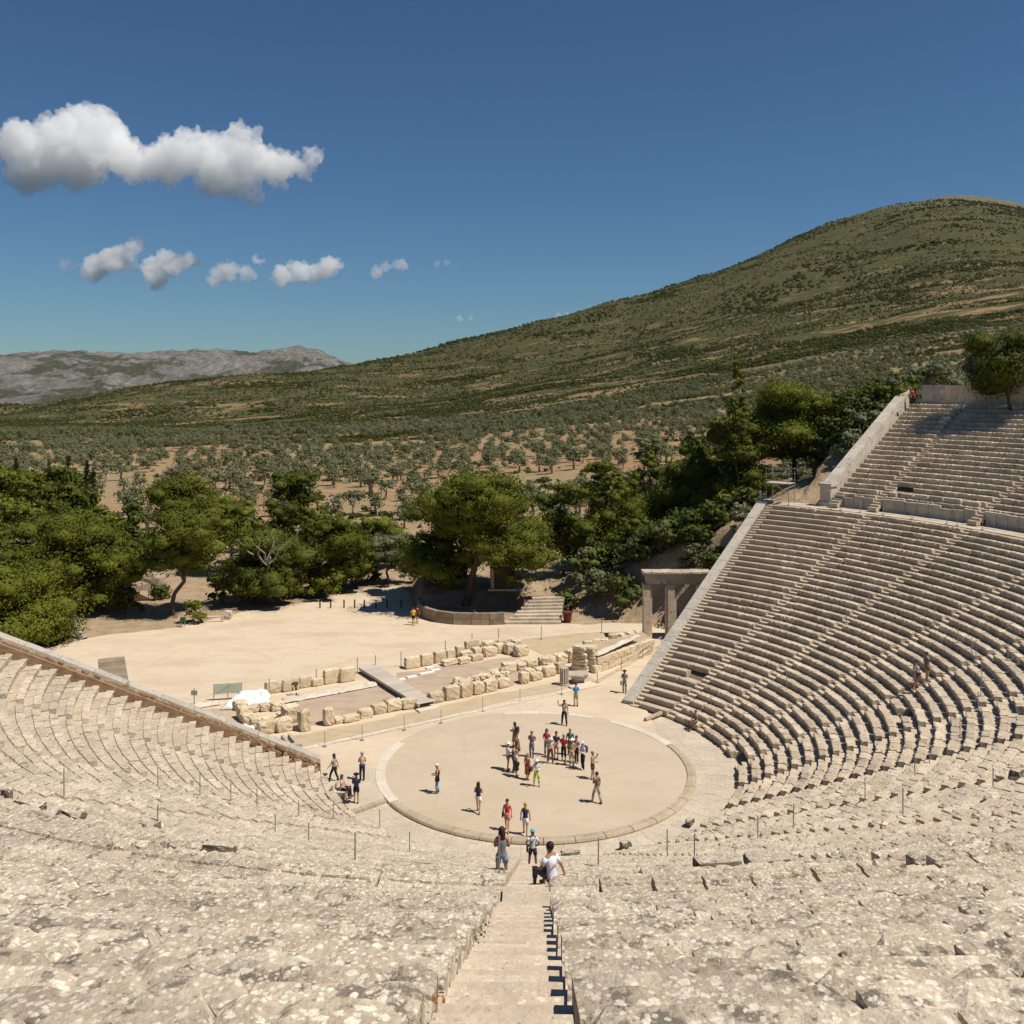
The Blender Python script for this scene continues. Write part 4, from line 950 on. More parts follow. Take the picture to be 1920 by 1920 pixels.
row('ruined_wall', 'square chamber of yellow stones at the left end of the ruins', [(440, 462, 1332, .6), (463, 485, 1336, .5), (487, 505, 1334, .5), (508, 530, 1333, .6), (447, 466, 1350, .9), (470, 490, 1366, .7), (484, 516, 1376, 1.0), (517, 545, 1372, 1.0), (530, 558, 1356, 1.3), (561, 580, 1371, 1.35), (492, 520, 1352, .35), (521, 540, 1350, .4), (452, 474, 1356, .6), (474, 496, 1364, .5)], .8, .9, flat=False)
row('ruined_wall', 'low broken cross wall in the right part of the ruins', [(942, 965, 1262, .8), (966, 985, 1258, .7), (985, 1005, 1255, .7), (1000, 1022, 1250, .6), (958, 978, 1252, .5), (1012, 1040, 1252, .9), (1040, 1062, 1246, .9), (1062, 1080, 1243, 1.0), (985, 1000, 1268, .6), (1005, 1025, 1263, .5), (1026, 1042, 1258, .6)], .7, .9, flat=False)
pile = empty('rubble_heap', gp(900, 1280)); tag(pile, 'heap of small loose stones inside the right part of the ruins', 'rubble')
rr = random.Random(3)
for k in range(46):
    t = rr.random(); px = 852 + t * 100; py = 1288 - t * 26 + rr.uniform(-6, 8); s = rr.uniform(.25, .6)
    stone_at(px, py, s * 1.3, s * .8, s, k, pile, z=.0 + rr.uniform(0, .3), rz=rr.uniform(0, 3), name='loose_stone', flat=False, jit=.2)
pile2 = empty('rubble_heap', gp(745, 1322)); tag(pile2, 'few reddish loose stones beside the boardwalk', 'rubble')
for k in range(9): stone_at(722 + rr.random() * 40, 1318 + rr.random() * 6, .4, .3, .35, 90 + k, pile2, rz=rr.uniform(0, 3), name='loose_stone', mat='rubble', flat=False, jit=.2)
# tall dark stump and the platform at the right
stp = empty('ruined_pier', gp(1098, 1258)); tag(stp, 'dark-sided block stump of masonry at the corner of the right platform', 'ruin')
for r_ in range(4):
    for k in range(2): stone_at(1090 + k * 17 - r_ * .5, 1256, 1.0, .52, 1.6 - r_ * .15, 300 + r_ * 2 + k, stp, z=0, rz=R(60), flat=False, mat='ruin').location.z = r_ * .5
pf = empty('stage_platform', gp(1170, 1240)); tag(pf, 'long ruined stone platform with white sheet on top by the right gateway', 'ruin')
A, B, C_, D_ = gp(1112, 1262), gp(1225, 1222), gp(1205, 1205), gp(1098, 1235)
o0 = pf.location; q = MB(); hh = 1.25
q.loft([[p - o0 for p in (A, B, C_, D_)], [p - o0 + Vector((0, 0, hh * .92)) for p in (A.lerp(C_, .03), B.lerp(D_, .03), C_.lerp(A, .03), D_.lerp(B, .03))]]); q.build('platform_core', M['soil'], pf)
for k in range(9):
    for r_ in range(2):
        p = A.lerp(B, (k + .5 + .4 * r_) / 9.5); dv = (B - A); me = rockmesh('platform_stone', (dv.length / 9.3, .5, .6), M['ruin'], 400 + k * 2 + r_, 2, .1); ob = link('platform_stone', me, None, pf); ob.location = p - o0 + Vector((0, 0, r_ * .58)); ob.rotation_euler = (0, 0, math.atan2(dv.y, dv.x) + R2(-.05, .05))
for k in range(7):
    p = D_.lerp(C_, (k + .3) / 7); me = rockmesh('platform_stone', (.9, .6, R2(.4, .8)), M['ruin'], 440 + k, 2, .14); ob = link('platform_stone', me, None, pf); ob.location = p - o0 + Vector((0, 0, .75)); ob.rotation_euler = (0, 0, R2(0, 3))
def cloth(name, quad, z0, label, seed, hmul=1.0, n=18, m='cloth'):
    o = quad[0].copy(); V = []; F = []
    for i in range(n + 1):
        for j in range(n + 1):
            u, v = i / n, j / n; p = quad[0].lerp(quad[1], u).lerp(quad[3].lerp(quad[2], u), v)
            e = min(u, 1 - u, v, 1 - v) * 5; e = min(1, e) ** .6
            z = z0 * e * (.62 + .5 * float(fbm(np.array([p.x * .6 + seed]), np.array([p.y * .6]), 3, seed)[0])) + .2 * float(fbm(np.array([p.x * 3 + p.y]), np.array([p.y * 1.2]), 3, seed + 1)[0]) * (1 if e > .3 else .3) + .06
            k = 1 + .12 * float(fbm(np.array([u * 5.]), np.array([v * 5.]), 2, seed + 4)[0]) if e < 1 else 1
            V.append((p - o) * k + Vector((0, 0, max(z, .02)))); 
    for i in range(n):
        for j in range(n):
            a = i * (n + 1) + j; F.append([a, a + 1, a + n + 2, a + n + 1])
    ob = link(name, mesh(name, V, F), M[m], None, True); ob.location = o; md = ob.modifiers.new('thickness', 'SOLIDIFY'); md.thickness = .02
    return tag(ob, label, 'tarpaulin')
cloth('tarpaulin', [gp(412, 1332), gp(514, 1330), gp(500, 1302), gp(450, 1306)], .7, 'large white tarpaulin heaped over stones beside the green board', 3)
cloth('tarpaulin', [gp(416, 1392), gp(482, 1392), gp(478, 1370), gp(440, 1374)], .7, 'smaller white tarpaulin between left end wall and stone chamber', 8)
cloth('tarpaulin', [gp(492, 1412), gp(521, 1414), gp(512, 1390), gp(500, 1392)], .6, 'little grey-white bundled sheet next to the fluted fragments', 12)
cl = cloth('tarpaulin', [gp(1108, 1238, .9), gp(1122, 1240, .9), gp(1205, 1200, 1.3), gp(1195, 1198, 1.3)], .15, 'long pale sheet lying along the top of the right platform', 15, m='kerbflat')
cl.location.z += .35
cloth('tarpaulin', [gp(527, 1322), gp(706, 1288), gp(700, 1280), gp(527, 1312)], .15, 'long pale ground sheet strip in front of the six upright blocks', 18, n=26, m='kerbflat')
cloth('tarpaulin', [gp(340, 1333), gp(415, 1322), gp(412, 1314), gp(345, 1322)], .1, 'narrow pale strip leading left from the large tarpaulin', 22, n=14, m='kerbflat')
for k, (x0, x1, y) in enumerate(((735, 760, 1276), (762, 782, 1270), (785, 815, 1263), (808, 826, 1257), (798, 812, 1253))):
    q = MB(); w = pxm(x0, x1, y); q.box((0, 0, .05), (w, .35, .1)); ob = q.build('marble_strip', M['cloth']); ob.location = gp((x0 + x1) / 2, y); ob.rotation_euler = (0, 0, RZ)
    tag(ob, f'{ORD[k]} thin white marble strip on the pit floor counting from the boardwalk', 'slab', 'white marble strips')
# excavated ground
def psheet(name, pts, z, m, sd): return sheet(name, wob([(p.x, p.y) for p in (gp(*q) for q in pts)], .25, 5, sd), z, m)
psheet('excavation_floor', [(528, 1318), (705, 1284), (795, 1328), (690, 1338), (625, 1356), (545, 1362), (540, 1330)], .006, M['soil'], 2)
psheet('excavation_floor', [(745, 1262), (860, 1246), (960, 1232), (1020, 1245), (960, 1286), (855, 1308), (815, 1316), (728, 1284)], .007, M['soil'], 3)
psheet('dry_grass_plot', [(320, 1335), (440, 1326), (450, 1345), (480, 1372), (440, 1378), (410, 1388), (330, 1365)], .008, M['drysoil'], 4)
psheet('dry_grass_plot', [(940, 1205), (1090, 1186), (1195, 1186), (1190, 1200), (1095, 1232), (1040, 1235), (990, 1215)], .009, M['drysoil'], 5)
psheet('bare_strip', [(430, 1400), (545, 1380), (700, 1352), (830, 1322), (1000, 1288), (1110, 1268), (1125, 1280), (975, 1308), (758, 1360), (548, 1404), (470, 1420)], .003, M['drysoil'], 6)
# kerb along the stage
kb2 = empty('stage_kerb', kl); tag(kb2, 'straight pale kerb between orchestra and stage ruins', 'kerb')
dv = kr - kl; n = 18
for k in range(n):
    q = MB(); q.box((0, 0, 0), (dv.length / n - .02, .42, .16)); ob = q.build('kerb_stone', M['kerbflat'], kb2); ob.location = dv * ((k + .5) / n) + Vector((0, .1, -.02)); ob.rotation_euler = (0, 0, RZ)
for (x, y, w, l_, lab) in ((520, 1412, 1.0, 3.0, 'pale flat slab at the left end of the stage kerb'), (1095, 1288, 1.2, 2.2, 'pale flat slab at the right end of the stage kerb'), (802, 1331, .7, 1.6, 'flat stone step at the foot of the boardwalk')):
    q = MB(); q.box((0, 0, .05), (l_, w, .14)); ob = q.build('flat_slab', M['kerbflat']); ob.location = gp(x, y); ob.rotation_euler = (0, 0, RZ); tag(ob, lab, 'slab')
# boardwalk
bw = empty('boardwalk', gp(740, 1290)); tag(bw, 'grey plank boardwalk crossing the excavation between the two block rows', 'boardwalk')
a0, a1 = gp(687, 1258), gp(800, 1328); dv = a1 - a0; n = 44; w = 1.45; sd_ = Vector((dv.y, -dv.x, 0)).normalized(); az = math.atan2(dv.y, dv.x)
for k in range(n):
    q = MB(); q.box((0, 0, 0), (dv.length / n - .02, w, .05)); ob = q.build('plank', M['wood'], bw); ob.location = a0.lerp(a1, (k + .5) / n) - bw.location + Vector((0, 0, .42)); ob.rotation_euler = (0, 0, az)
for s in (-1, 1):
    q = MB(); q.box((0, 0, 0), (dv.length, .08, .2)); ob = q.build('beam', M['wood'], bw); ob.location = a0.lerp(a1, .5) - bw.location + sd_ * s * (w / 2 - .1) + Vector((0, 0, .29)); ob.rotation_euler = (0, 0, az)
# marble fragments at the left, fluted drum, capital
fr = empty('fluted_fragment', gp(537, 1410), R(-60)); tag(fr, 'pair of grooved marble blocks lying side by side near the left tarpaulin', 'marble fragment')
for s in (-.42, .05, .5):
    q = MB(); q.box((0, s, .45), (2.3, .2, .55)); q.build('ridge', M['marble'], fr)
q = MB(); q.box((0, 0, .2), (2.4, 1.3, .4)); q.build('base_block', M['marble'], fr); q = MB(); q.box((1.15, 0, .62), (.35, 1.3, .5)); q.build('end_block', M['marble'], fr)
fd = empty('fluted_drum', gp(1058, 1284)); tag(fd, 'short upright fluted column piece at the right end of the ruins', 'column piece')
q = MB(); rg = []
for z in (0, 1.35): rg.append([Vector(((.36 if i % 2 else .27) * math.cos(i * math.pi / 12), (.36 if i % 2 else .27) * math.sin(i * math.pi / 12), z)) for i in range(24)])
q.loft(rg); q.build('shaft', M['marble'], fd); q = MB(); q.tube((0, 0, 0), (0, 0, .12), .42, .42, 16); q.build('plinth', M['marble'], fd)
cp = empty('stone_capital', gp(1084, 1280)); tag(cp, 'wide pale stone capital resting on the ground right of the fluted column piece', 'capital')
q = MB(); q.loft([[Vector((r * math.cos(i * .4488), r * .8 * math.sin(i * .4488), z)) for i in range(14)] for r, z in ((.45, 0), (.5, .25), (.72, .5), (.8, .55))]); q.build('drum', M['marble'], cp); ob = link('top', rockmesh('top', (1.6, 1.3, .3), M['marble'], 5, 2, .12), None, cp); ob.location = (0, 0, .5)
# ---- fences
def post_mesh(h, r=.03, foot=True):
    q = MB(); q.tube((0, 0, 0), (0, 0, h), r, r, 6); 
    if foot: q.tube((0, 0, 0), (0, 0, .05), .16, .14, 8)
    return mesh('post', q.v, q.f)
def rope(pts, z, sag, r, name, m, parent, o0):
    q = MB()
    for a, b in zip(pts[:-1], pts[1:]):
        prev = a + Vector((0, 0, z))
        for k in range(1, 7):
            t = k / 6; p = a.lerp(b, t) + Vector((0, 0, z - sag * 4 * t * (1 - t))); q.tube(prev - o0, p - o0, r, r, 4, False); prev = p
    return q.build(name, m, parent)
def fence(pxs, h, label, ropes, m='metal', rm='rope', rr_=.012, pr=.028, grp=None):
    P = [gp(*q) for q in pxs]; root = empty('rope_fence', P[0]); tag(root, label, 'fence', grp); me = post_mesh(h, pr); me.materials.append(M[m])
    for p in P: ob = bpy.data.objects.new('post', me); COL.objects.link(ob); ob.parent = root; ob.location = p - P[0]
    for z, sag in ropes: rope(P, z, sag, rr_, 'rope', M[rm], root, P[0])
    return root
fence([(609, 1400), (679, 1388), (758, 1369), (827, 1356), (905, 1333), (975, 1316), (1053, 1302)], 1.0, 'thin posts with a slack rope along the orchestra side of the ruins', [(.95, .25)], rr_=.008, pr=.022)
fence([(230, 1342), (268, 1338), (296, 1335), (364, 1322), (447, 1310), (505, 1303), (593, 1284), (670, 1262)], 1.25, 'wire fence along the yard behind the left part of the ruins', [(1.2, .04), (.55, .04)], pr=.035, rm='metal')
fence([(704, 1257), (752, 1250), (835, 1228), (885, 1214), (935, 1204), (1015, 1199), (1128, 1187), (1205, 1184)], 1.25, 'wire fence along the yard behind the right part of the ruins', [(1.2, .04), (.55, .04)], pr=.035, rm='metal')
ra = empty('handrail', gp(1120, 1280)); tag(ra, 'low rope rail climbing beside the right platform towards the gateway', 'rail')
P = [gp(1120, 1283), gp(1165, 1258), gp(1205, 1235), gp(1240, 1213)]
for p in P:
    q = MB(); q.tube((0, 0, 0), (0, 0, .95), .03, .03, 6); ob = q.build('post', M['metal'], ra); ob.location = p - P[0] + (P[0] - ra.location)
for z in (.9, .45): rope(P, z, .03, .028, 'rail', M['kerbflat'], ra, ra.location)
# boards
ib = empty('information_board', gp(427, 1312), R(12)); tag(ib, 'pale green double board on legs behind the wire fence', 'board')
for s, nm in ((-.5, 'panel'), (.5, 'panel')):
    q = MB(); q.box((s * 1.0, 0, .85), (.98, .06, .75)); q.build(nm, M['board_green'], ib)
q = MB(); q.tube((-1.05, 0, .5), (1.05, 0, 1.2), .02, .02, 4); q.build('brace', M['metal'], ib)
for s in (-1, 0, 1): q = MB(); q.box((s * 1.0, .05, .62), (.06, .06, 1.24)); q.build('leg', M['metal'], ib)
sg = empty('small_sign', gp(364, 1326)); tag(sg, 'little grey sign plate fixed to a post of the left wire fence', 'sign')
q = MB(); q.box((0, 0, 1.05), (.45, .03, .35)); q.build('plate', M['metal'], sg); q = MB(); q.tube((0, .03, 0), (0, .03, 1.3), .03, .03, 6); q.build('post', M['metal'], sg)
# ---- curved retaining wall, steps, kiosk beyond the yard
cw = empty('curved_wall', gp(870, 1170)); tag(cw, 'low curved retaining wall under the huge middle pine', 'wall')
pts = [gp(*q) for q in ((786, 1140), (789, 1152), (800, 1160), (820, 1166), (850, 1170), (885, 1171), (918, 1171), (945, 1170))]
k = 0
for a, b in zip(pts[:-1], pts[1:]):
    n = max(1, round((b - a).length / .9))
    for i in range(n):
        dv = (b - a) / n; c = a + dv * (i + .5)
        for r_ in range(2):
            q = MB(); q.box((0, 0, .31), (dv.length * .985, .42, .6)); ob = q.build('wall_stone', M['oldwall'], cw); ob.location = c - cw.location + Vector((0, 0, r_ * .62 - .1)); ob.rotation_euler = (0, 0, math.atan2(dv.y, dv.x))
stt = empty('stone_steps', gp(1000, 1168)); tag(stt, 'broad flight of pale stone steps rising from the yard under the small pine', 'steps', 'flights of steps beyond the yard')
s0, s1 = gp(948, 1170), gp(1052, 1170)
for k in range(8):
    w = (s1 - s0).length * (1 - k * .055); q = MB(); q.box((0, 0, 0), (w, .62, .22)); ob = q.build('step', M['seat_far'], stt)
    ob.location = s0.lerp(s1, .5) - stt.location + Vector((.22 * k, .62 * k + .2, .1 + .2 * k)); ob.rotation_euler = (0, 0, R(2 + k))
st2 = empty('stone_steps', (*at_depth(1130, 108), 0)); tag(st2, 'shaded narrow steps climbing the brown slope among the bushes', 'steps', 'flights of steps beyond the yard')
for k in range(13):
    px = 1090 + k * 11; dd = 104 + k * 1.1; x, y = at_depth(px, dd); q = MB(); q.box((0, 0, 0), (1.9, .5, .22)); ob = q.build('step', M['step'], st2); ob.location = Vector((x, y, gz(x, y) + .12)) - st2.location; ob.rotation_euler = (0, 0, R(25))
x, y = at_depth(942, 103.5); ks = empty('kiosk', (x, y, gz(x, y))); tag(ks, 'small white kiosk with flat roof half hidden under the trees', 'kiosk')
q = MB(); q.box((0, 0, 1.3), (2.6, 1.8, 2.4)); q.build('body', M['bark'], ks); q = MB(); q.box((-.1, -.2, 2.75), (3.0, 2.3, .16)); q.build('roof', M['cloth'], ks); q = MB(); q.box((-1.05, -.96, 1.2), (.35, .12, 2.3)); q.build('post', M['kerbflat'], ks); q = MB(); q.box((0.3, -1.2, .1), (3.6, .5, .16)); q.build('doorstep', M['cloth'], ks)
x, y = gp(1064, 1166)[:2]; pt = empty('plant_pot', (x, y, 0)); tag(pt, 'red clay pot at the right foot of the stone steps', 'pot')
M['terra'] = plain('terracotta', (.13, .035, .02)); M['black'] = plain('black_post', (.03, .028, .026))
q = MB(); q.tube((0, 0, 0), (0, 0, .9), .34, .48, 14); q.build('body', M['terra'], pt); q = MB(); q.tube((0, 0, .9), (0, 0, 1.0), .53, .53, 14); q.build('rim', M['terra'], pt)
for k, px in enumerate((600, 620, 645, 665, 683, 705, 726, 752)):
    q = MB(); q.tube((0, 0, 0), (0, 0, .85), .075, .075, 8); q.tube((0, 0, .85), (0, 0, .9), .06, .03, 8); ob = q.build('bollard', M['black']); ob.location = gp(px, 1140 + (k * .0)); tag(ob, f'{ORD[k]} small dark bollard from the left at the mouth of the path', 'bollard', 'bollards across the path')
wbn = empty('wooden_barrier', gp(396, 1166), R(8)); tag(wbn, 'low wooden bar barrier at the edge of the yard right of the curved trunk', 'barrier')
q = MB(); q.tube((-1.2, 0, .5), (1.2, 0, .5), .09, .09, 8); q.build('bar', M['wood'], wbn)
for s in (-1.1, 1.1): q = MB(); q.box((s, 0, .3), (.2, .2, .6)); q.build('post', M['wood'], wbn)
ob = link('white_stone', rockmesh('white_stone', (.8, .7, .8), M['marble'], 77, 2, .2)); ob.location = gp(427, 1160); tag(ob, 'lone pale stone stub at the yard edge beside the wooden barrier', 'stone')
bb = empty('litter_bin', gp(343, 1176)); tag(bb, 'small green bin between the trunks at the yard edge', 'bin'); q = MB(); q.box((0, 0, .75), (.45, .35, .4)); M['grn'] = plain('green_paint', (.03, .12, .05)); q.build('bin_box', M['grn'], bb)
for s in (-.18, .18): q = MB(); q.box((s, 0, .28), (.05, .05, .56)); q.build('leg', M['metal'], bb)
# fallen leaning trunk at the left and its pale bank
lt = MB(); a = gp(158, 1198); limb(lt, (0, 0, -.1), Vector((-2.2, 1.5, 1.7)), .34, .2, .1, 4); ob = lt.build('leaning_trunk', M['barkl']); ob.location = a; tag(ob, 'pale leaning trunk sticking out beside the leftmost front pine', 'trunk')
# curved low wall / pale bank behind trees
ob = link('pale_bank', rockmesh('pale_bank', (9, 3, 4.2), M['soil'], 31, 5, .16)); x, y = at_depth(225, 104); ob.location = (x, y, -.4); ob.rotation_euler = (0, 0, R(20)); tag(ob, 'pale eroded bank showing between the left trunks', 'bank')
# ---- scaffold at the walkway end
sc_ = empty('scaffold', (*pol(143.0, 39.4)[:2], DZ), R(143)); tag(sc_, 'small steel tube scaffold frame at the end of the walkway', 'scaffold')
for x in (-1.1, 1.1):
    for y in (-.6, .9): q = MB(); q.tube((x, y, 0), (x, y, 3.4), .03, .03, 6); q.build('upright', M['metal'], sc_)
for z in (.3, 1.9, 2.2, 2.8, 3.3):
    for y in (-.6, .9): q = MB(); q.tube((-1.25, y, z), (1.25, y, z), .025, .025, 6); q.build('tube', M['metal'], sc_)
for s in (-1, 1): q = MB(); q.tube((-1.1 * s, -.6, .3), (1.1 * s, -.6, 1.9), .02, .02, 6); q.build('brace', M['metal'], sc_)
q = MB(); q.box((0, .15, 1.95), (2.3, 1.5, .05)); q.build('platform', M['wood'], sc_)
ob = MB().tube((0, 0, 0), (0, 0, 1.0), .11, .11, 10).build('stub_post', M['marble']); ob.location = pol(145.5, 38.6, DZ + .1); tag(ob, 'short white stone post at the left of the scaffold', 'post')
def NUM(n): return (ORD + ['eleventh', 'twelfth', 'thirteenth', 'fourteenth', 'fifteenth', 'sixteenth', 'seventeenth', 'eighteenth', 'nineteenth', 'twentieth'] + ['twenty-' + q for q in ORD[:9]])[n]
# ---- slim metal posts on the seats
PM = post_mesh(1.0, .024, False); PM.materials.append(M['metal']); PF = post_mesh(1.0, .024, True); PF.materials.append(M['metal'])
POS = [(120, 1505), (296, 1480), (375, 1497), (433, 1508), (482, 1518), (560, 1535), (625, 1545), (516, 1570), (579, 1585), (666, 1625), (768, 1600), (296, 1560), (1122, 1633), (1251, 1612), (1302, 1620), (1421, 1580), (1488, 1560), (1622, 1502), (1693, 1537), (1862, 1482), (1715, 1448), (1743, 1435), (1800, 1382), (1373, 1348), (1630, 1134), (1680, 1149), (1735, 1168), (1753, 1172), (1796, 1208), (1822, 1232), (1830, 1246), (1841, 1278), (1834, 1328), (1839, 1310),
       (712, 1560), (1587, 1170), (1475, 1288), (1033, 1620), (1890, 1240), (936, 1652)]
for k, (x, y) in enumerate(POS):
    p = hit(x, y); rad = math.hypot(p.x, p.y); i = int((rad - R0) / P1); z = Z1 + H1 * max(0, min(i, N1 - 1)) - .02 if rad < 38.1 else surf(rad)
    ob = bpy.data.objects.new('metal_post', PF if x > 1560 and y < 1400 else PM); COL.objects.link(ob); ob.location = (p.x, p.y, z)
    side = 'left' if x < 960 else 'right'; ss = sorted([q for q in POS if (q[0] < 960) == (x < 960)]); n_ = ss.index((x, y))
    tag(ob, f'slim grey metal post on the {side} seats, {NUM(n_)} counted from left to right', 'post', f'slim posts on the {side} seats')
for k, ph in enumerate((141.2, 135.0, 133.6, 130.8, 127.5, 123.4, 118.5, 117, 113.5)):
    ob = bpy.data.objects.new('metal_post', PF); COL.objects.link(ob); ob.location = pol(ph, 38.3, DZ); tag(ob, f'{ORD[k]} post from the left along the front edge of the walkway', 'post', 'posts along the walkway edge')
# ---- broken and turned-up blocks on the seats
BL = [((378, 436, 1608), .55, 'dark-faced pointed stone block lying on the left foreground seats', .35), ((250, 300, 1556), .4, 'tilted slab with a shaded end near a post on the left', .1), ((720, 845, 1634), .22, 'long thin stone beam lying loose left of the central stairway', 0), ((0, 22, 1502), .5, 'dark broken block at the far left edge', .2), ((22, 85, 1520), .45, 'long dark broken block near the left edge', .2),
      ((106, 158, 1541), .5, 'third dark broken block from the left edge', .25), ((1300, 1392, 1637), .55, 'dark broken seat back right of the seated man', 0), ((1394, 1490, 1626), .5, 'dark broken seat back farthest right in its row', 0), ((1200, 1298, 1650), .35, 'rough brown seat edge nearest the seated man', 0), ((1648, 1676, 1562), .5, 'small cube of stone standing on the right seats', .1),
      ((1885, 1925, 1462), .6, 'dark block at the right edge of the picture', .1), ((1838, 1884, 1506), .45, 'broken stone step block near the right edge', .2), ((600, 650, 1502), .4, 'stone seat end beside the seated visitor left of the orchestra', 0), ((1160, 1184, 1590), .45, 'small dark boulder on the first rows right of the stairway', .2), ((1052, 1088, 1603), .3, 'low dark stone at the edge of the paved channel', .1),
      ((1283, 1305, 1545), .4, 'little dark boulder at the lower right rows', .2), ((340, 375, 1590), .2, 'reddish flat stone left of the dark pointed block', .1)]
for k, ((x0, x1, y), h, lab, tl) in enumerate(BL):
    p = hit((x0 + x1) / 2, y); l_, d = uv_of(p.x, p.y); w = (x1 - x0) / FPX * d; ph = math.degrees(math.atan2(p.x, -p.y))
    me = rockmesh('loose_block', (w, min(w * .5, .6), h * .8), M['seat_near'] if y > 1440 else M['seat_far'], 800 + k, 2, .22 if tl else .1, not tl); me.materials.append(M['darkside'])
    for f in me.polygons: f.material_index = 1 if f.normal.z < .55 and ('dark' in lab or 'beam' in lab or 'shaded' in lab) else 0  # all but the top faces of these blocks take the darker stone
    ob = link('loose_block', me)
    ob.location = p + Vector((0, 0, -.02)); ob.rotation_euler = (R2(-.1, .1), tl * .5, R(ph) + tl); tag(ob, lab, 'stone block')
# tufts of weed by the stairway
WD = link('weed', npmesh2('weed', *crown(np.array([[0, 0, .06, .10, .08, .09]]), 1800, .03, .2)), M['bush']); p = hit(914, 1745); WD.location = p + Vector((-.02, 0, .02)); WD.scale = (1, 1, 1); tag(WD, 'green weed tuft at the left edge of the foreground stairway, upper one', 'weed', 'weeds by the stairway')
w2 = WD.copy(); COL.objects.link(w2); w2.location = hit(903, 1765) + Vector((0, 0, .02)); tag(w2, 'green weed tuft at the left edge of the foreground stairway, lower one')
dl = link('dry_weed', npmesh2('dry_weed', *crown(np.array([[0, 0, .05, .08, .06, .06]]), 2600, .03, .2)), plain('dry_leaves', (.34, .15, .06))); dl.location = hit(818, 1900) + Vector((0, 0, .03)); dl.scale = (1, 1, 1); tag(dl, 'orange-brown dry leaves caught at the stairway edge in front', 'leaves')
for k, (x, y, s) in enumerate(((437, 504, 0),)): pass
gr = link('grass_tuft', npmesh2('grass_tuft', *crown(np.array([[0, 0, .5, .35, .3, .7]]), 60, .3, .3)), M['bush']); gr.location = gp(555, 1303); tag(gr, 'green weed growing against the upright blocks', 'weed')
# ================================================================== people
def skin(name, J, E, rad, m, parent, sub=1, root=0, sm=True):
    me = bpy.data.meshes.new(name); me.from_pydata([tuple(j) for j in J], E, []); me.update()
    o = link(name, me, m, parent)
    o.modifiers.new('skin', 'SKIN'); me.skin_vertices[0].data
    for i, r in enumerate(rad):
        sv = me.skin_vertices[0].data[i]; sv.radius = (r, r) if not isinstance(r, tuple) else r; sv.use_root = (i == root)
    o.modifiers['skin'].use_smooth_shade = sm
    s = o.modifiers.new('sub', 'SUBSURF'); s.levels = sub; s.render_levels = sub
    return o
CM = {}
def cmat(c, nm='cloth', rough=.85):
    k = (nm,) + tuple(c)
    if k not in CM: CM[k] = plain(nm + '_fabric' if nm != 'skin' else 'skin', c, rough)
    return CM[k]
SKIN = (.48, .27, .17); TAN = (.36, .19, .11); DARKSK = (.22, .12, .07)
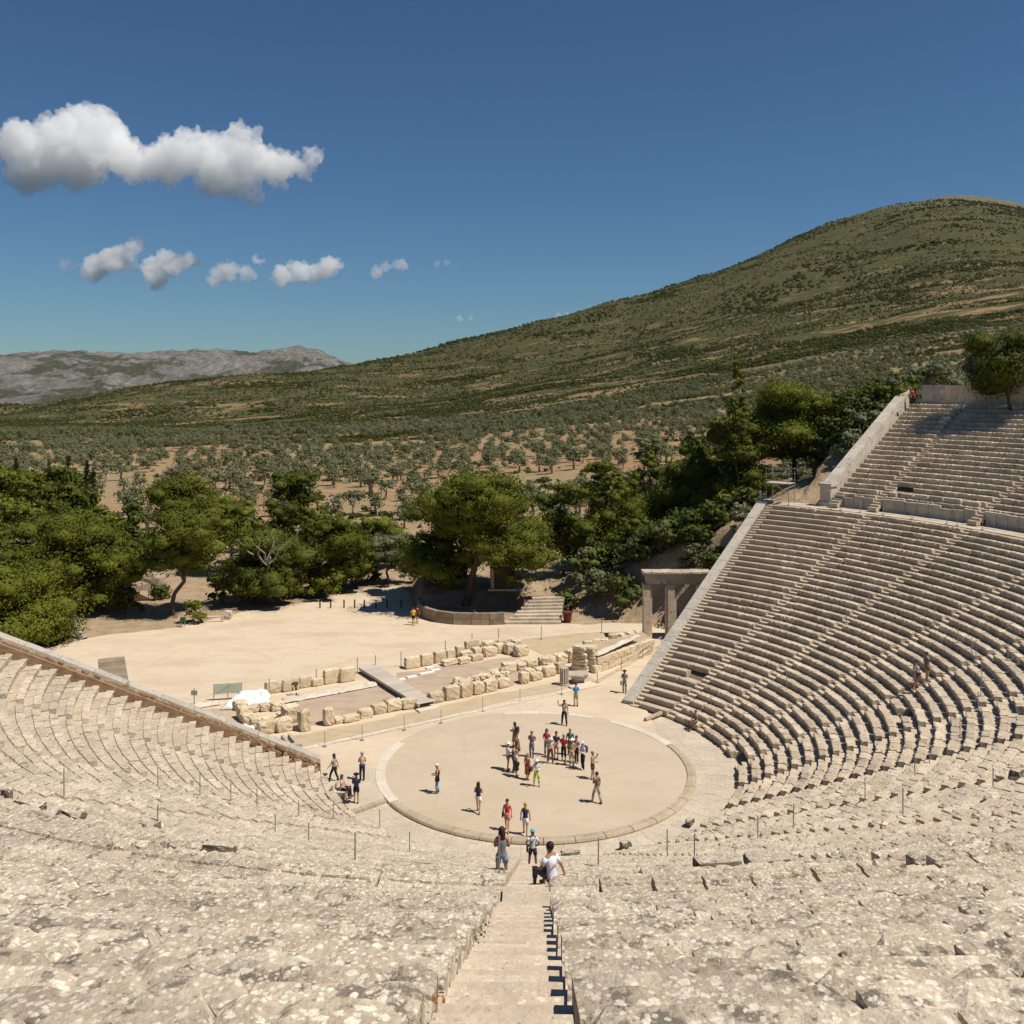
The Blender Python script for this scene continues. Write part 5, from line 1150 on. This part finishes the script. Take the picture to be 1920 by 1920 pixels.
def person(pos, face, label, h=1.7, pose='stand', top=(.5, .5, .5), sleeve='tee', bot=(.1, .1, .1), kind='pants', hair=(.05, .03, .02), hs='short', hat=None, bag=None, skinc=SKIN, shoes=(.08, .06, .05), hands='down', lean=0.0, look=0.0, group=None, belt=None):
    """face: direction (degrees, 0 = away from the camera along +Y, counter-clockwise)"""
    root = empty('person', pos, R(face)); tag(root, label, 'person', group); k = h / 1.75
    V_ = lambda x, y, z: Vector((x * k, y * k, z * k))
    sit = pose == 'sit'; hz = .0 if sit else .93
    st = {'walk': (.26, -.24), 'stand': (.03, -.03), 'wide': (.05, -.05), 'sit': (0, 0)}[pose if pose in ('walk', 'stand', 'wide', 'sit') else 'stand']; sp = .17 if pose == 'wide' else .10
    ly = lambda z: lean * max(0, z - hz) 
    J = []; RD = []; E = []
    def a(v, r, p=None):
        J.append(v); RD.append(r * k if not isinstance(r, tuple) else (r[0] * k, r[1] * k)); i = len(J) - 1
        if p is not None: E.append((p, i))
        return i
    pel = a(V_(0, 0, hz + .03), .10); wai = a(V_(0, ly(hz + .18), hz + .18), .085, pel); che = a(V_(0, ly(hz + .36), hz + .36), .098, wai); nb = a(V_(0, ly(hz + .53), hz + .52), .07, che)
    nk = a(V_(0, ly(hz + .58) + .01, hz + .585), .05, nb); hd = a(V_(0, ly(hz + .66) + .02 + look * .02, hz + .65), .075, nk); ht = a(V_(0, ly(hz + .73) + .02 + look * .05, hz + .735), .088, hd); hp = a(V_(0, ly(hz + .79) + .015 + look * .06, hz + .80), .055, ht)
    a(V_(0, ly(hz + .68) + .105 + look * .05, hz + .685), .014, hd)                                     # nose
    for s in (-1, 1): a(V_(s * .088, ly(hz + .69) + .01, hz + .69), .014, hd)              # ears
    arms = {}
    for s in (-1, 1):
        sh = a(V_(s * .17, ly(hz + .48), hz + .475), .058, nb)
        hm = hands if not isinstance(hands, tuple) else hands[0 if s < 0 else 1]
        el, wr, dr_ = {'down': ((.235, -.03, .22), (.25, .05, -.02), (.02, .04, -1)), 'front': ((.23, .02, .22), (.07, .24, .19), (-.7, .6, .1)), 'photo': ((.23, .18, .34), (.07, .27, .58), (-.4, .2, 1)), 'hip': ((.30, -.10, .24), (.17, .04, .08), (-.6, .4, -.4)),
                        'wave': ((.36, .05, .42), (.42, .10, .68), (.05, .1, 1)), 'back': ((.25, -.13, .24), (.05, -.20, .06), (-.9, 0, -.2)), 'swing': ((.24, .10, .22), (.24, .26, .05), (0, .5, -.8)), 'swingb': ((.24, -.13, .24), (.26, -.2, .0), (0, -.2, -1)),
                        'lap': ((.24, .06, .20), (.14, .33, .09), (-.3, .9, -.1)), 'knee': ((.27, .10, .22), (.20, .38, .12), (-.2, .9, -.2)), 'prop': ((.27, -.1, .2), (.3, -.15, -.02), (.1, .3, -.9))}[hm]
        dv = Vector(dr_).normalized()
        e = a(V_(s * el[0], ly(hz + el[2]) + el[1], hz + el[2]), .042, sh); w = a(V_(s * wr[0], ly(hz + wr[2]) + wr[1], hz + wr[2]), .028, e); dv.x *= s
        side = dv.cross(Vector((0, 1, 0)) if abs(dv.y) < .8 else Vector((0, 0, 1))).normalized()
        wp = Vector(J[w]); pm = a(wp + dv * .07 * k, .032, w)
        for f, (off, ln) in enumerate(((-.030, .075), (-.010, .088), (.010, .083), (.030, .065))):
            f1 = a(wp + (dv * (.11) + side * off) * k, .0105, pm); a(wp + (dv * (.11 + ln * .7) + side * off * 1.15 + Vector((0, .02, 0))) * k, .009, f1)
        t1 = a(wp + (dv * .055 + side * -.045 + Vector((0, .01, 0))) * k, .012, w); a(wp + (dv * .09 + side * -.065 + Vector((0, .02, 0))) * k, .010, t1)
        arms[s] = (sh, e, w)
    legs = {}
    for i, s in enumerate((-1, 1)):
        if sit:
            hp_ = a(V_(s * .10, .10, -.005), .098, pel); kn = a(V_(s * (.13 + .05), .46, .06), .068, hp_); an = a(V_(s * .15, .52, -.38), .042, kn); ft = a(V_(s * .16, .66, -.42), .036, an); legs[s] = (hp_, kn, an)
        else:
            fy = st[i]; hp_ = a(V_(s * .085, 0, .88), .082, pel); kn = a(V_(s * (.09 + sp) / 2 * 1.05, fy * .55 + .035, .50), .062, hp_); an = a(V_(s * sp, fy - (.03 if fy < 0 else 0), .09 + (.03 if fy < -.1 else 0)), .040, kn); ft = a(V_(s * (sp + .02), fy + .14, .035), .036, an); legs[s] = (hp_, kn, an)
    body = skin('body', J, E, RD, cmat(skinc, 'skin', .6), root)
    def part(name, idx, rr_, m, extra=None, root_=0):
        Jn = [Vector(J[i]) for i in idx]; mp = {i: n for n, i in enumerate(idx)}; En = [(mp[p], mp[q]) for p, q in E if p in mp and q in mp]
        if extra:
            for (pi, v, r) in extra: Jn.append(v); En.append((mp[pi], len(Jn) - 1)); rr_ = rr_ + [r]
        return skin(name, Jn, En, [q * k for q in rr_], m, root, 1, root_)
    # clothes
    N_ = 14
    def ringv(c, rx, ry): return [c + V_(rx * math.cos(i * 2 * math.pi / N_), ry * math.sin(i * 2 * math.pi / N_), 0) for i in range(N_)]
    fit = 1.0
    q = MB(); tk = sleeve == 'tank'
    prof = [(-.03, .150, .118), (.06, .142, .112), (.17, .126, .104), (.30, .150, .118), (.40, .163 if not tk else .150, .115), (.475, .172 if not tk else .125, .090), (.515, .10 if not tk else .085, .070), (.535, .066, .060)]
    q.loft([ringv(V_(0, ly(hz + z) - .005, hz + z), rx, ry) for z, rx, ry in prof])
    for s in (-1, 1):
        sh, e, w = arms[s]; S_, E_, W2 = Vector(J[sh]), Vector(J[e]), Vector(J[w])
        if sleeve == 'tee': q.tube(S_ + V_(-s * .03, 0, .012), S_.lerp(E_, .62), .066 * k, .060 * k, 10)
        elif sleeve == 'long': q.tube(S_ + V_(-s * .03, 0, .012), E_, .064 * k, .052 * k, 10); q.tube(E_, W2, .052 * k, .038 * k, 10)
    q.build('shirt', cmat(top), root, True)
    if kind in ('pants', 'shorts', 'capri'):
        q = MB(); q.loft([ringv(V_(0, 0.0 if not sit else .03, hz + z), rx, ry) for z, rx, ry in ((.10, .128, .105), (.02, .152, .122), (-.05, .166, .130), (-.11, .120, .100))])
        for s in (-1, 1):
            h_, kn, an = legs[s]; H_, K_, A_ = Vector(J[h_]), Vector(J[kn]), Vector(J[an]); H_ = H_ + V_(0, 0, .02)
            if kind == 'shorts': q.tube(H_, H_.lerp(K_, .6), .098 * k, .090 * k, 12)
            elif kind == 'capri': q.tube(H_, K_, .098 * k, .076 * k, 12); q.tube(K_, K_.lerp(A_, .5), .076 * k, .066 * k, 12)
            else: q.tube(H_, K_, .098 * k, .074 * k, 12); q.ell(K_, (.074 * k,) * 3, 10, 6); q.tube(K_, A_ + V_(0, 0, -.02), .074 * k, .058 * k, 12)
        q.build('trousers' if kind != 'shorts' else 'shorts', cmat(bot), root, True)
    else:
        q = MB(); zb = .46 if kind == 'skirt' else .40
        q.loft([ringv(V_(0, 0, z), rx, ry) for z, rx, ry in ((hz + .16, .13, .11), (hz + .02, .168, .135), (hz - .18, .185, .155), (zb, .215, .18))]); q.build('skirt', cmat(bot), root, True)
    for s in (-1, 1):
        h_, kn, an = legs[s]; q = MB(); f = Vector(J[an]); q.ell(f + V_(0, .06, -.055), (.05 * k, .135 * k, .045 * k), 8, 5); q.build('shoe', cmat(shoes), root, True)
    # head
    hc = Vector(J[ht]) + V_(0, -.012, -.01)
    q = MB(); q.ell(hc + V_(0, -.012, .012), (.103 * k, .108 * k, .118 * k), 12, 7, Matrix.Rotation(R(24), 3, 'X'), -.12, 1)
    if hs in ('long', 'mid', 'tail'):
        L = {'long': .46, 'mid': .24, 'tail': .30}[hs]; wd = .105 if hs != 'tail' else .04; rg = []
        for t in (0, .25, .6, 1): rg.append([hc + V_(wd * (1.0 + .25 * math.sin(t * 3)) * (1 - .35 * t) * math.cos(i * .785), -.055 - .02 * t + .055 * (1 - .3 * t) * math.sin(i * .785) - lean * .1, .04 - L * t) for i in range(8)])
        q.loft(rg)
    if hs != 'none': q.build('hair', cmat(hair, 'hair', .6), root, True)
    if hat:
        q = MB(); q.ell(hc + V_(0, -.005, .03), (.112 * k, .122 * k, .105 * k), 12, 5, None, 0, 1)
        if hat[0] == 'cap': q.loft([[hc + V_(.09 * math.cos(i * .449), .10 + .10 * (math.sin(i * .449)), .035 + z) for i in range(8)] for z in (0, .012)])
        else:
            w = .19 if hat[0] == 'brim' else .24; q.loft([[hc + V_(w * math.cos(i * .5236), w * math.sin(i * .5236), .035 + z) for i in range(12)] for z in (0, .014)])
        q.build('hat', cmat(hat[1]), root, True)
    for s in (-1, 1):
        q = MB(); q.ell(Vector(J[hd]) + V_(s * .032, .072 + look * .03, .035), (.011 * k,) * 3, 6, 4); q.build('eye', cmat((.02, .015, .01), 'eye'), root)
    q = MB(); q.ell(Vector(J[hd]) + V_(0, .072 + look * .03, -.035), (.022 * k, .008, .006 * k), 6, 4); q.build('mouth', cmat((.30, .09, .07), 'lips'), root)
    if bag:
        kd, c = bag[0], bag[1]
        if kd == 'pack':
            ob = link('backpack', rockmesh('backpack', (.30 * k, .17 * k, .42 * k), cmat(c), 5, 2, .06, True), None, root); ob.location = V_(0, ly(hz + .3) - .22, hz + .12)
            for s in (-1, 1): q = MB(); limb(q, V_(s * .10, -.12, hz + .50), V_(s * .11, .15, hz + .42), .02, .02, 0, 2); q.build('strap', cmat(c), ob.parent)
        elif kd == 'sling':
            s = bag[2] if len(bag) > 2 else -1; ob = link('shoulder_bag', rockmesh('shoulder_bag', (.09, .28 * k, .26 * k), cmat(c), 6, 2, .05, True), None, root); ob.location = V_(s * .24, 0, hz - .14)
            q = MB(); limb(q, V_(-s * .10, -.165, hz + .50), V_(s * .22, -.10, hz + .10), .014, .014, 0, 4); q.build('strap', cmat(c), root)
        elif kd == 'waist':
            q = MB(); q.ell(V_(0, -.02, hz + .03), (.185 * k, .165 * k, .15 * k), 10, 6, None, -.9, .6); q.build('tied_jacket', cmat(c), root, True)
        elif kd == 'hand':
            ob = link('handbag', rockmesh('handbag', (.10, .26, .3), cmat(c), 7, 2, .05, True), None, root); ob.location = V_(.27, .03, hz - .33)
    if 'photo' in (hands if isinstance(hands, tuple) else (hands,)) : q = MB(); q.box(V_(0, .31, hz + .67), (.13, .05, .08)); q.build('camera', cmat((.02, .02, .02)), root)
    return root
def gpe(x, y, z=0.004): return gp(x, y, z)
W_ = (.72, .70, .70); NAVY = (.03, .035, .08); BLK = (.02, .02, .024); KH = (.36, .30, .20); G = 'tour group on the orchestra'
BLOND = (.42, .29, .12); BRN = (.06, .03, .018)
person(gpe(626, 1465), 80, 'person with dark bobbed hair, grey top and black trousers walking, upper left of orchestra', 1.64, 'walk', (.33, .29, .27), 'tee', BLK, 'pants', BRN, 'mid', None, ('hand', (.2, .22, .3)), hands=('swing', 'swingb'))
person(gpe(679, 1463), 15, 'person in blue-grey cap, cream top and black trousers, jacket tied at the waist', 1.68, 'stand', (.55, .42, .28), 'tank', BLK, 'pants', BLOND, 'short', ('cap', (.25, .33, .42)), ('waist', (.04, .055, .15)), hands='front')
person(gpe(668, 1506), 10, 'person in a black hat and dark clothes carrying a navy backpack beside the drain bar', 1.70, 'stand', NAVY, 'tee', BLK, 'shorts', BRN, 'short', ('brim', BLK), ('pack', (.03, .035, .09)), hands='front')
sp = gp(641, 1494); person((sp.x, sp.y, .48), -100, 'person in pink and black sitting on a stone seat end left of the orchestra', 1.66, 'sit', (.52, .38, .42), 'tee', BLK, 'pants', BRN, 'mid', hands='lap')
q = MB(); q.box((0, 0, .2), (.8, .7, .42)); q.box((-.05, -.42, .35), (.8, .14, .75)); ob = q.build('stone_bench', M['seat_lichen']); ob.location = (sp.x - .05, sp.y, 0); ob.rotation_euler = (0, 0, R(-100)); tag(ob, 'stone seat with a backrest under the seated visitor left of the orchestra', 'bench')
person(gpe(820, 1487), 95, 'person with white cap, long blond hair, black top and jeans looking at a phone', 1.68, 'stand', BLK, 'tank', (.17, .24, .36), 'pants', BLOND, 'long', ('cap', W_), ('sling', BLK), hands='front', look=.5)
person(gpe(897, 1524), -8, 'person with very long dark hair, navy top and white shorts walking away', 1.70, 'walk', NAVY, 'tank', W_, 'shorts', BRN, 'long', skinc=SKIN, hands='front')
person(gpe(951, 1558), 172, 'person in a red tank top and pink shorts facing the camera near the kerb', 1.68, 'walk', (.62, .03, .03), 'tank', (.55, .22, .18), 'shorts', BRN, 'short', None, ('sling', BLK, 1), skinc=SKIN, hands='down')
person(gpe(985, 1566), -5, 'person with blond ponytail, navy tank top and white shorts seen from behind', 1.70, 'walk', NAVY, 'tank', W_, 'shorts', BLOND, 'tail', hands='down')
# tour group
person(gpe(965, 1402), 60, 'person with long brown hair and black backpack at the back of the left cluster', 1.66, 'stand', (.28, .22, .17), 'tee', (.30, .17, .10), 'skirt', BRN, 'mid', None, ('pack', NAVY), hands='front', group=G)
person(gpe(971, 1420), 100, 'person in pale pink shirt and brown skirt in the left cluster of the group', 1.66, 'stand', (.66, .52, .50), 'tee', (.22, .14, .08), 'skirt', BRN, 'short', None, ('hand', BRN), group=G, look=.8)
person(gpe(952, 1444), -75, 'person in white shirt, white hat and khaki shorts at the far left of the group', 1.72, 'stand', W_, 'long', (.42, .30, .19), 'shorts', (.3, .3, .3), 'short', ('brim', W_), group=G, hands='front')
person(gpe(963, 1448), -80, 'person in dark navy with short dark hair between two white shirts at the left', 1.66, 'stand', (.10, .10, .14), 'tee', (.06, .06, .10), 'pants', BRN, 'short', group=G)
person(gpe(968, 1456), -70, 'person in white top and long dark skirt, lowest of the left cluster', 1.60, 'stand', W_, 'tee', (.07, .065, .045), 'skirt', (.25, .2, .16), 'short', None, ('sling', BLK, 1), group=G, look=.6)
person(gpe(989, 1462), -40, 'person in a long red-brown patterned dress holding a bag, left of the white hat', 1.58, 'stand', (.36, .18, .12), 'tee', (.30, .13, .08), 'dress', (.35, .28, .2), 'short', None, ('hand', BRN), group=G, look=.5)
person(gpe(1006, 1474), 180, 'person in white hat, white shirt and lime-green trousers in front of the group', 1.60, 'wide', W_, 'long', (.48, .54, .12), 'capri', (.3, .3, .3), 'short', ('brim', W_), group=G, hands='front', look=.9, lean=.05)
person(gpe(997, 1420), 170, 'person in a purple-grey outfit standing alone in the gap between the two clusters', 1.66, 'stand', (.17, .10, .15), 'tee', (.13, .15, .23), 'pants', (.16, .09, .13), 'short', hands='back', group=G, look=.6)
person(gpe(1025, 1416), 180, 'person with long dark hair and crimson top at the left of the right cluster', 1.68, 'stand', (.45, .03, .07), 'tee', (.22, .22, .25), 'pants', BRN, 'long', group=G, hands='front', look=.7)
person(gpe(1032, 1431), 185, 'person in white shirt with red marks leaning forward with legs apart', 1.62, 'wide', (.66, .55, .57), 'tee', (.13, .04, .06), 'pants', (.35, .35, .35), 'short', ('brim', (.6, .62, .68)), group=G, hands='front', look=1.0, lean=.1)
person(gpe(1043, 1422), 178, 'person in dark navy shirt and beige shorts with hands together', 1.70, 'stand', (.05, .04, .08), 'tee', (.50, .40, .30), 'shorts', BRN, 'short', group=G, hands='front', look=.7)
person(gpe(1057, 1427), 175, 'person with light hair, dark red shirt and black trousers', 1.68, 'stand', (.36, .02, .03), 'tee', BLK, 'capri', (.35, .24, .10), 'short', group=G, hands='back', look=.7)
person(gpe(1069, 1416), 180, 'person with grey-blond hair and teal shirt at the back of the right cluster', 1.70, 'stand', (.03, .16, .17), 'tee', (.06, .05, .06), 'pants', (.38, .22, .12), 'short', group=G, look=.5)
person(gpe(1072, 1436), 185, 'person in white hat, khaki shirt and khaki trousers in the right cluster', 1.70, 'stand', (.36, .26, .15), 'tee', (.46, .36, .24), 'pants', (.3, .3, .3), 'short', ('brim', W_), shoes=W_, group=G, hands='hip', look=.7)
person(gpe(1081, 1430), 150, 'person in lilac shirt and dark brown trousers behind the white cap', 1.68, 'stand', (.40, .26, .44), 'tee', (.05, .03, .025), 'pants', BRN, 'short', group=G, hands='front', look=.6)
person(gpe(1093, 1443), 125, 'person in white cap, white shirt and black trousers with a blue backpack', 1.70, 'stand', (.66, .68, .70), 'long', BLK, 'pants', (.3, .3, .3), 'short', ('cap', W_), ('pack', (.06, .06, .20)), shoes=W_, group=G, hands='front', look=.5)
person(gpe(1111, 1461), -110, 'person in tan sleeveless top and dark shorts raising a hand to the face', 1.66, 'stand', (.32, .25, .15), 'tank', (.08, .06, .05), 'shorts', (.25, .15, .07), 'short', hands=('photo', 'front'))
person(gpe(1119, 1506), 40, 'person in grey shirt and khaki trousers with one foot forward, lower right of the group', 1.76, 'walk', (.15, .12, .10), 'tee', (.36, .30, .22), 'pants', (.04, .03, .025), 'short', hands=('front', 'down'))
person(gpe(1058, 1360), 175, 'person with black trousers and sand shirt raising one arm high', 1.74, 'wide', (.42, .34, .22), 'tee', BLK, 'pants', BLK, 'short', None, ('pack', BLK), hands=('down', 'wave'), skinc=TAN)
person(gpe(1080, 1324), 15, 'person in bright blue patterned shirt and khaki shorts beyond the waving one', 1.72, 'stand', (.06, .25, .50), 'tee', (.40, .31, .20), 'pants', (.03, .05, .09), 'short', hands='front')
person(gpe(1171, 1299), 175, 'person in dark hat and grey clothes with a black bag near the gateway path', 1.74, 'stand', (.20, .19, .21), 'tee', (.30, .27, .24), 'pants', BRN, 'short', ('brim', BLK), ('hand', BLK), hands='front')
fs = pol(118, 12.75, .42); person(fs, 118, 'person in brown sitting on the first seat row at the right of the orchestra', 1.7, 'sit', (.26, .18, .14), 'tee', (.12, .08, .07), 'pants', (.2, .12, .06), 'short', hands='lap')
def seatpos(x, y):
    p = hit(x, y); r = math.hypot(p.x, p.y); ph = math.degrees(math.atan2(p.x, -p.y)); i = round((r - R0) / P1); return pol(ph, R0 + i * P1 + .15, Z1 + H1 * i - .1), ph
p, ph = seatpos(1706, 1298); person(p, ph + 30, 'person in white blouse and black skirt climbing among the right seats', 1.66, 'walk', (.66, .58, .60), 'tee', (.45, .30, .30), 'skirt', BLK, 'short', None, ('sling', BLK))
p, ph = seatpos(1742, 1277); person(p, ph + 200, 'person in grey T-shirt and brown shorts among the right seats, higher of two', 1.74, 'stand', (.17, .18, .20), 'tee', (.26, .15, .10), 'shorts', BRN, 'short')
person(pol(135.7, RU + P2 * 20.2, ZU + H2 * 20 - .1), 200, 'person in a red shirt at the very top of the end wall stairway', 1.74, 'stand', (.55, .02, .03), 'tee', BLK, 'pants', BRN, 'short')
person(gpe(775, 1172), 0, 'person in a yellow shirt and dark shorts walking off across the sandy yard', 1.75, 'walk', (.72, .52, .04), 'tee', BLK, 'shorts', BRN, 'short')
person(gpe(782, 1168), 0, 'person in dark red walking beside the yellow shirt in tree shade', 1.68, 'walk', (.22, .03, .03), 'tee', BLK, 'shorts', BRN, 'short')
# three near ones on the central stairway
r = 32.2; i = int((r - R0) / P1); person(pol(-1.55, r, Z1 + H1 * i - .42), 2, 'person with very long auburn hair and grey playsuit standing by a post on the stairway', 1.64, 'wide', (.20, .21, .24), 'tank', (.20, .24, .31), 'shorts', (.055, .018, .012), 'long', skinc=(.42, .22, .13), hands='front')
r = 17.0; i = int((r - R0) / P1); person(pol(.1, r, Z1 + H1 * i - .2), 0, 'person in turquoise cap, white T-shirt and dark shorts with shoulder bag, lowest on the stairway', 1.76, 'wide', (.62, .65, .72), 'tee', (.04, .035, .05), 'shorts', BRN, 'none', ('cap', (.08, .42, .45)), ('sling', BLK, -1), skinc=DARKSK, shoes=W_, hands='hip')
i = 31; p = pol(.80, R0 + P1 * i + .12, Z1 + H1 * i - .03); mn = person(p, 38, 'person in white T-shirt with faint red print sitting at the right edge of the stairway', 1.74, 'sit', (.74, .74, .82), 'tee', (.10, .10, .15), 'capri', (.025, .018, .015), 'short', skinc=TAN, hands=('knee', 'prop'), shoes=(.06, .04, .04), lean=.12)
q = MB()
for j, (x, z, w) in enumerate(((-.10, .345, .03), (-.06, .35, .02), (-.025, .355, .035), (.02, .36, .02), (.06, .37, .035), (.10, .38, .02))): q.box((x, -.128, z), (w, .012, .035))
M['print'] = plain('faint_red_print', (.70, .32, .34)); q.build('back_print', M['print'], mn)
# ================================================================== clouds
def cloud(label, blobs, d, dens, group, seed, amp=.5, vox=6):
    o = cloud_mesh('cloud', blobs, d, dens, seed, amp, vox, 1.0)
    return tag(o, label, 'cloud', group)
def cloud_mesh(name, blobs, d, dens, seed, amp, vox, shrink):
    """blobs: (column px, row px, radius px) in the distance d; true volumes of droplets"""
    rr = random.Random(seed); bm = bmesh.new(); o0 = None
    for (px, py, rp) in blobs:
        for k in range(9):
            a = rr.uniform(0, 6.28); q = rr.uniform(0, .85) if k else 0; r_ = rp / FPX * d * (rr.uniform(.34, .6) if k else .8)
            X_, Y_ = at_depth(px + math.cos(a) * rp * q, d + rr.uniform(-.6, .6) * rp / FPX * d); Z_ = CAM_H + (HOR - (py + math.sin(a) * rp * q * .8)) / FPX * d
            if o0 is None: o0 = Vector((X_, Y_, Z_))
            bmesh.ops.create_icosphere(bm, subdivisions=2, radius=r_ * shrink, matrix=Matrix.Translation(Vector((X_, Y_, Z_)) - o0))
    me = bpy.data.meshes.new('cloud'); bm.to_mesh(me); bm.free(); o = link(name, me, None, None, dens is None); o.location = o0
    m = o.modifiers.new('r', 'REMESH'); m.mode = 'VOXEL'; m.voxel_size = vox * .55 * d / 4200
    for nm, s, st in (('a', 55, amp * 80), ('b', 22, amp * 52), ('c', 10, amp * 20)):
        tx = bpy.data.textures.new('cloud' + nm, 'CLOUDS'); tx.noise_scale = s * d / 4200; tx.noise_depth = 3; tx.contrast = 1.5; dm = o.modifiers.new(nm, 'DISPLACE'); dm.texture = tx; dm.texture_coords = 'GLOBAL'; dm.strength = st * d / 4200; dm.mid_level = .5
    m2 = o.modifiers.new('r2', 'REMESH'); m2.mode = 'VOXEL'; m2.voxel_size = vox * .6 * d / 4200
    mt = bpy.data.materials.new('cloud_droplets'); mt.use_nodes = True; nt = mt.node_tree; nt.nodes.clear(); out = nt.nodes.new('ShaderNodeOutputMaterial'); vs = nt.nodes.new('ShaderNodeVolumeScatter')
    vs.inputs['Color'].default_value = (1, 1, 1, 1); vs.inputs['Density'].default_value = dens * 1.15 * 4200 / d; vs.inputs['Anisotropy'].default_value = 0.0; nt.links.new(vs.outputs[0], out.inputs['Volume']); me.materials.append(mt)
    return o

CD = 9000
cloud('largest white cumulus cloud, two-lobed, at the upper left', [(35, 270, 48), (80, 300, 55), (60, 330, 42), (120, 265, 60), (150, 225, 38), (190, 255, 62), (215, 290, 48), (150, 310, 50), (250, 310, 35), (290, 300, 38), (330, 290, 48), (380, 290, 50), (425, 280, 42), (400, 320, 52), (450, 340, 40), (475, 300, 48), (520, 315, 38), (560, 315, 24), (590, 295, 22)], CD, .012, 'cumulus clouds', 1, .9, 9)
cloud('first small puffy cloud from the left in the lower row', [(180, 505, 26), (215, 490, 32), (240, 475, 26), (165, 515, 14)], CD, .014, 'cumulus clouds', 2, .6, 6)
cloud('torn wisp touching the left end of the lower cloud row', [(130, 497, 12), (142, 500, 9)], CD, .006, 'cumulus clouds', 3, .5, 5)
cloud('second small puffy cloud from the left in the lower row', [(290, 510, 28), (320, 495, 30), (350, 490, 20), (300, 525, 18)], CD, .014, 'cumulus clouds', 4, .6, 6)
cloud('third small cloud in the lower row with a torn right end', [(410, 515, 22), (430, 505, 22), (460, 505, 16), (480, 490, 12)], CD, .012, 'cumulus clouds', 5, .6, 6)
cloud('fourth cloud of the lower row, flat-bottomed with two humps', [(530, 515, 24), (560, 508, 24), (590, 512, 20), (617, 500, 24)], CD, .014, 'cumulus clouds', 6, .6, 6)
cloud('small flat cloud standing alone in mid sky right of the row', [(705, 508, 12), (725, 500, 13), (748, 496, 13)], CD, .010, 'cumulus clouds', 7, .5, 5)
cloud('thin short cloud streak right of the lone flat cloud', [(820, 495, 6), (840, 494, 7), (858, 496, 5)], CD, .006, 'cumulus clouds', 8, .3, 4)
cloud('tiny low cloud just above the long slope of the hill', [(865, 597, 7), (880, 596, 7)], CD, .012, 'cumulus clouds', 9, .3, 4)
cloud('tiny cloud peeping over the ridge of the slope', [(1047, 588, 7), (1062, 589, 6)], CD, .010, 'cumulus clouds', 10, .3, 4)
# ================================================================== air
q = MB(); q.box((-500, 2600, 250), (9400, 5700, 640)); hz = q.build('haze', None); tag(hz, kind='stuff')
hm = bpy.data.materials.new('air'); hm.use_nodes = True; nt = hm.node_tree; nt.nodes.clear(); out = nt.nodes.new('ShaderNodeOutputMaterial'); pv = nt.nodes.new('ShaderNodeVolumePrincipled')
pv.inputs['Density'].default_value = .000007; pv.inputs['Color'].default_value = (.85, .92, 1, 1); nt.links.new(pv.outputs[0], out.inputs['Volume']); hz.data.materials.append(hm)
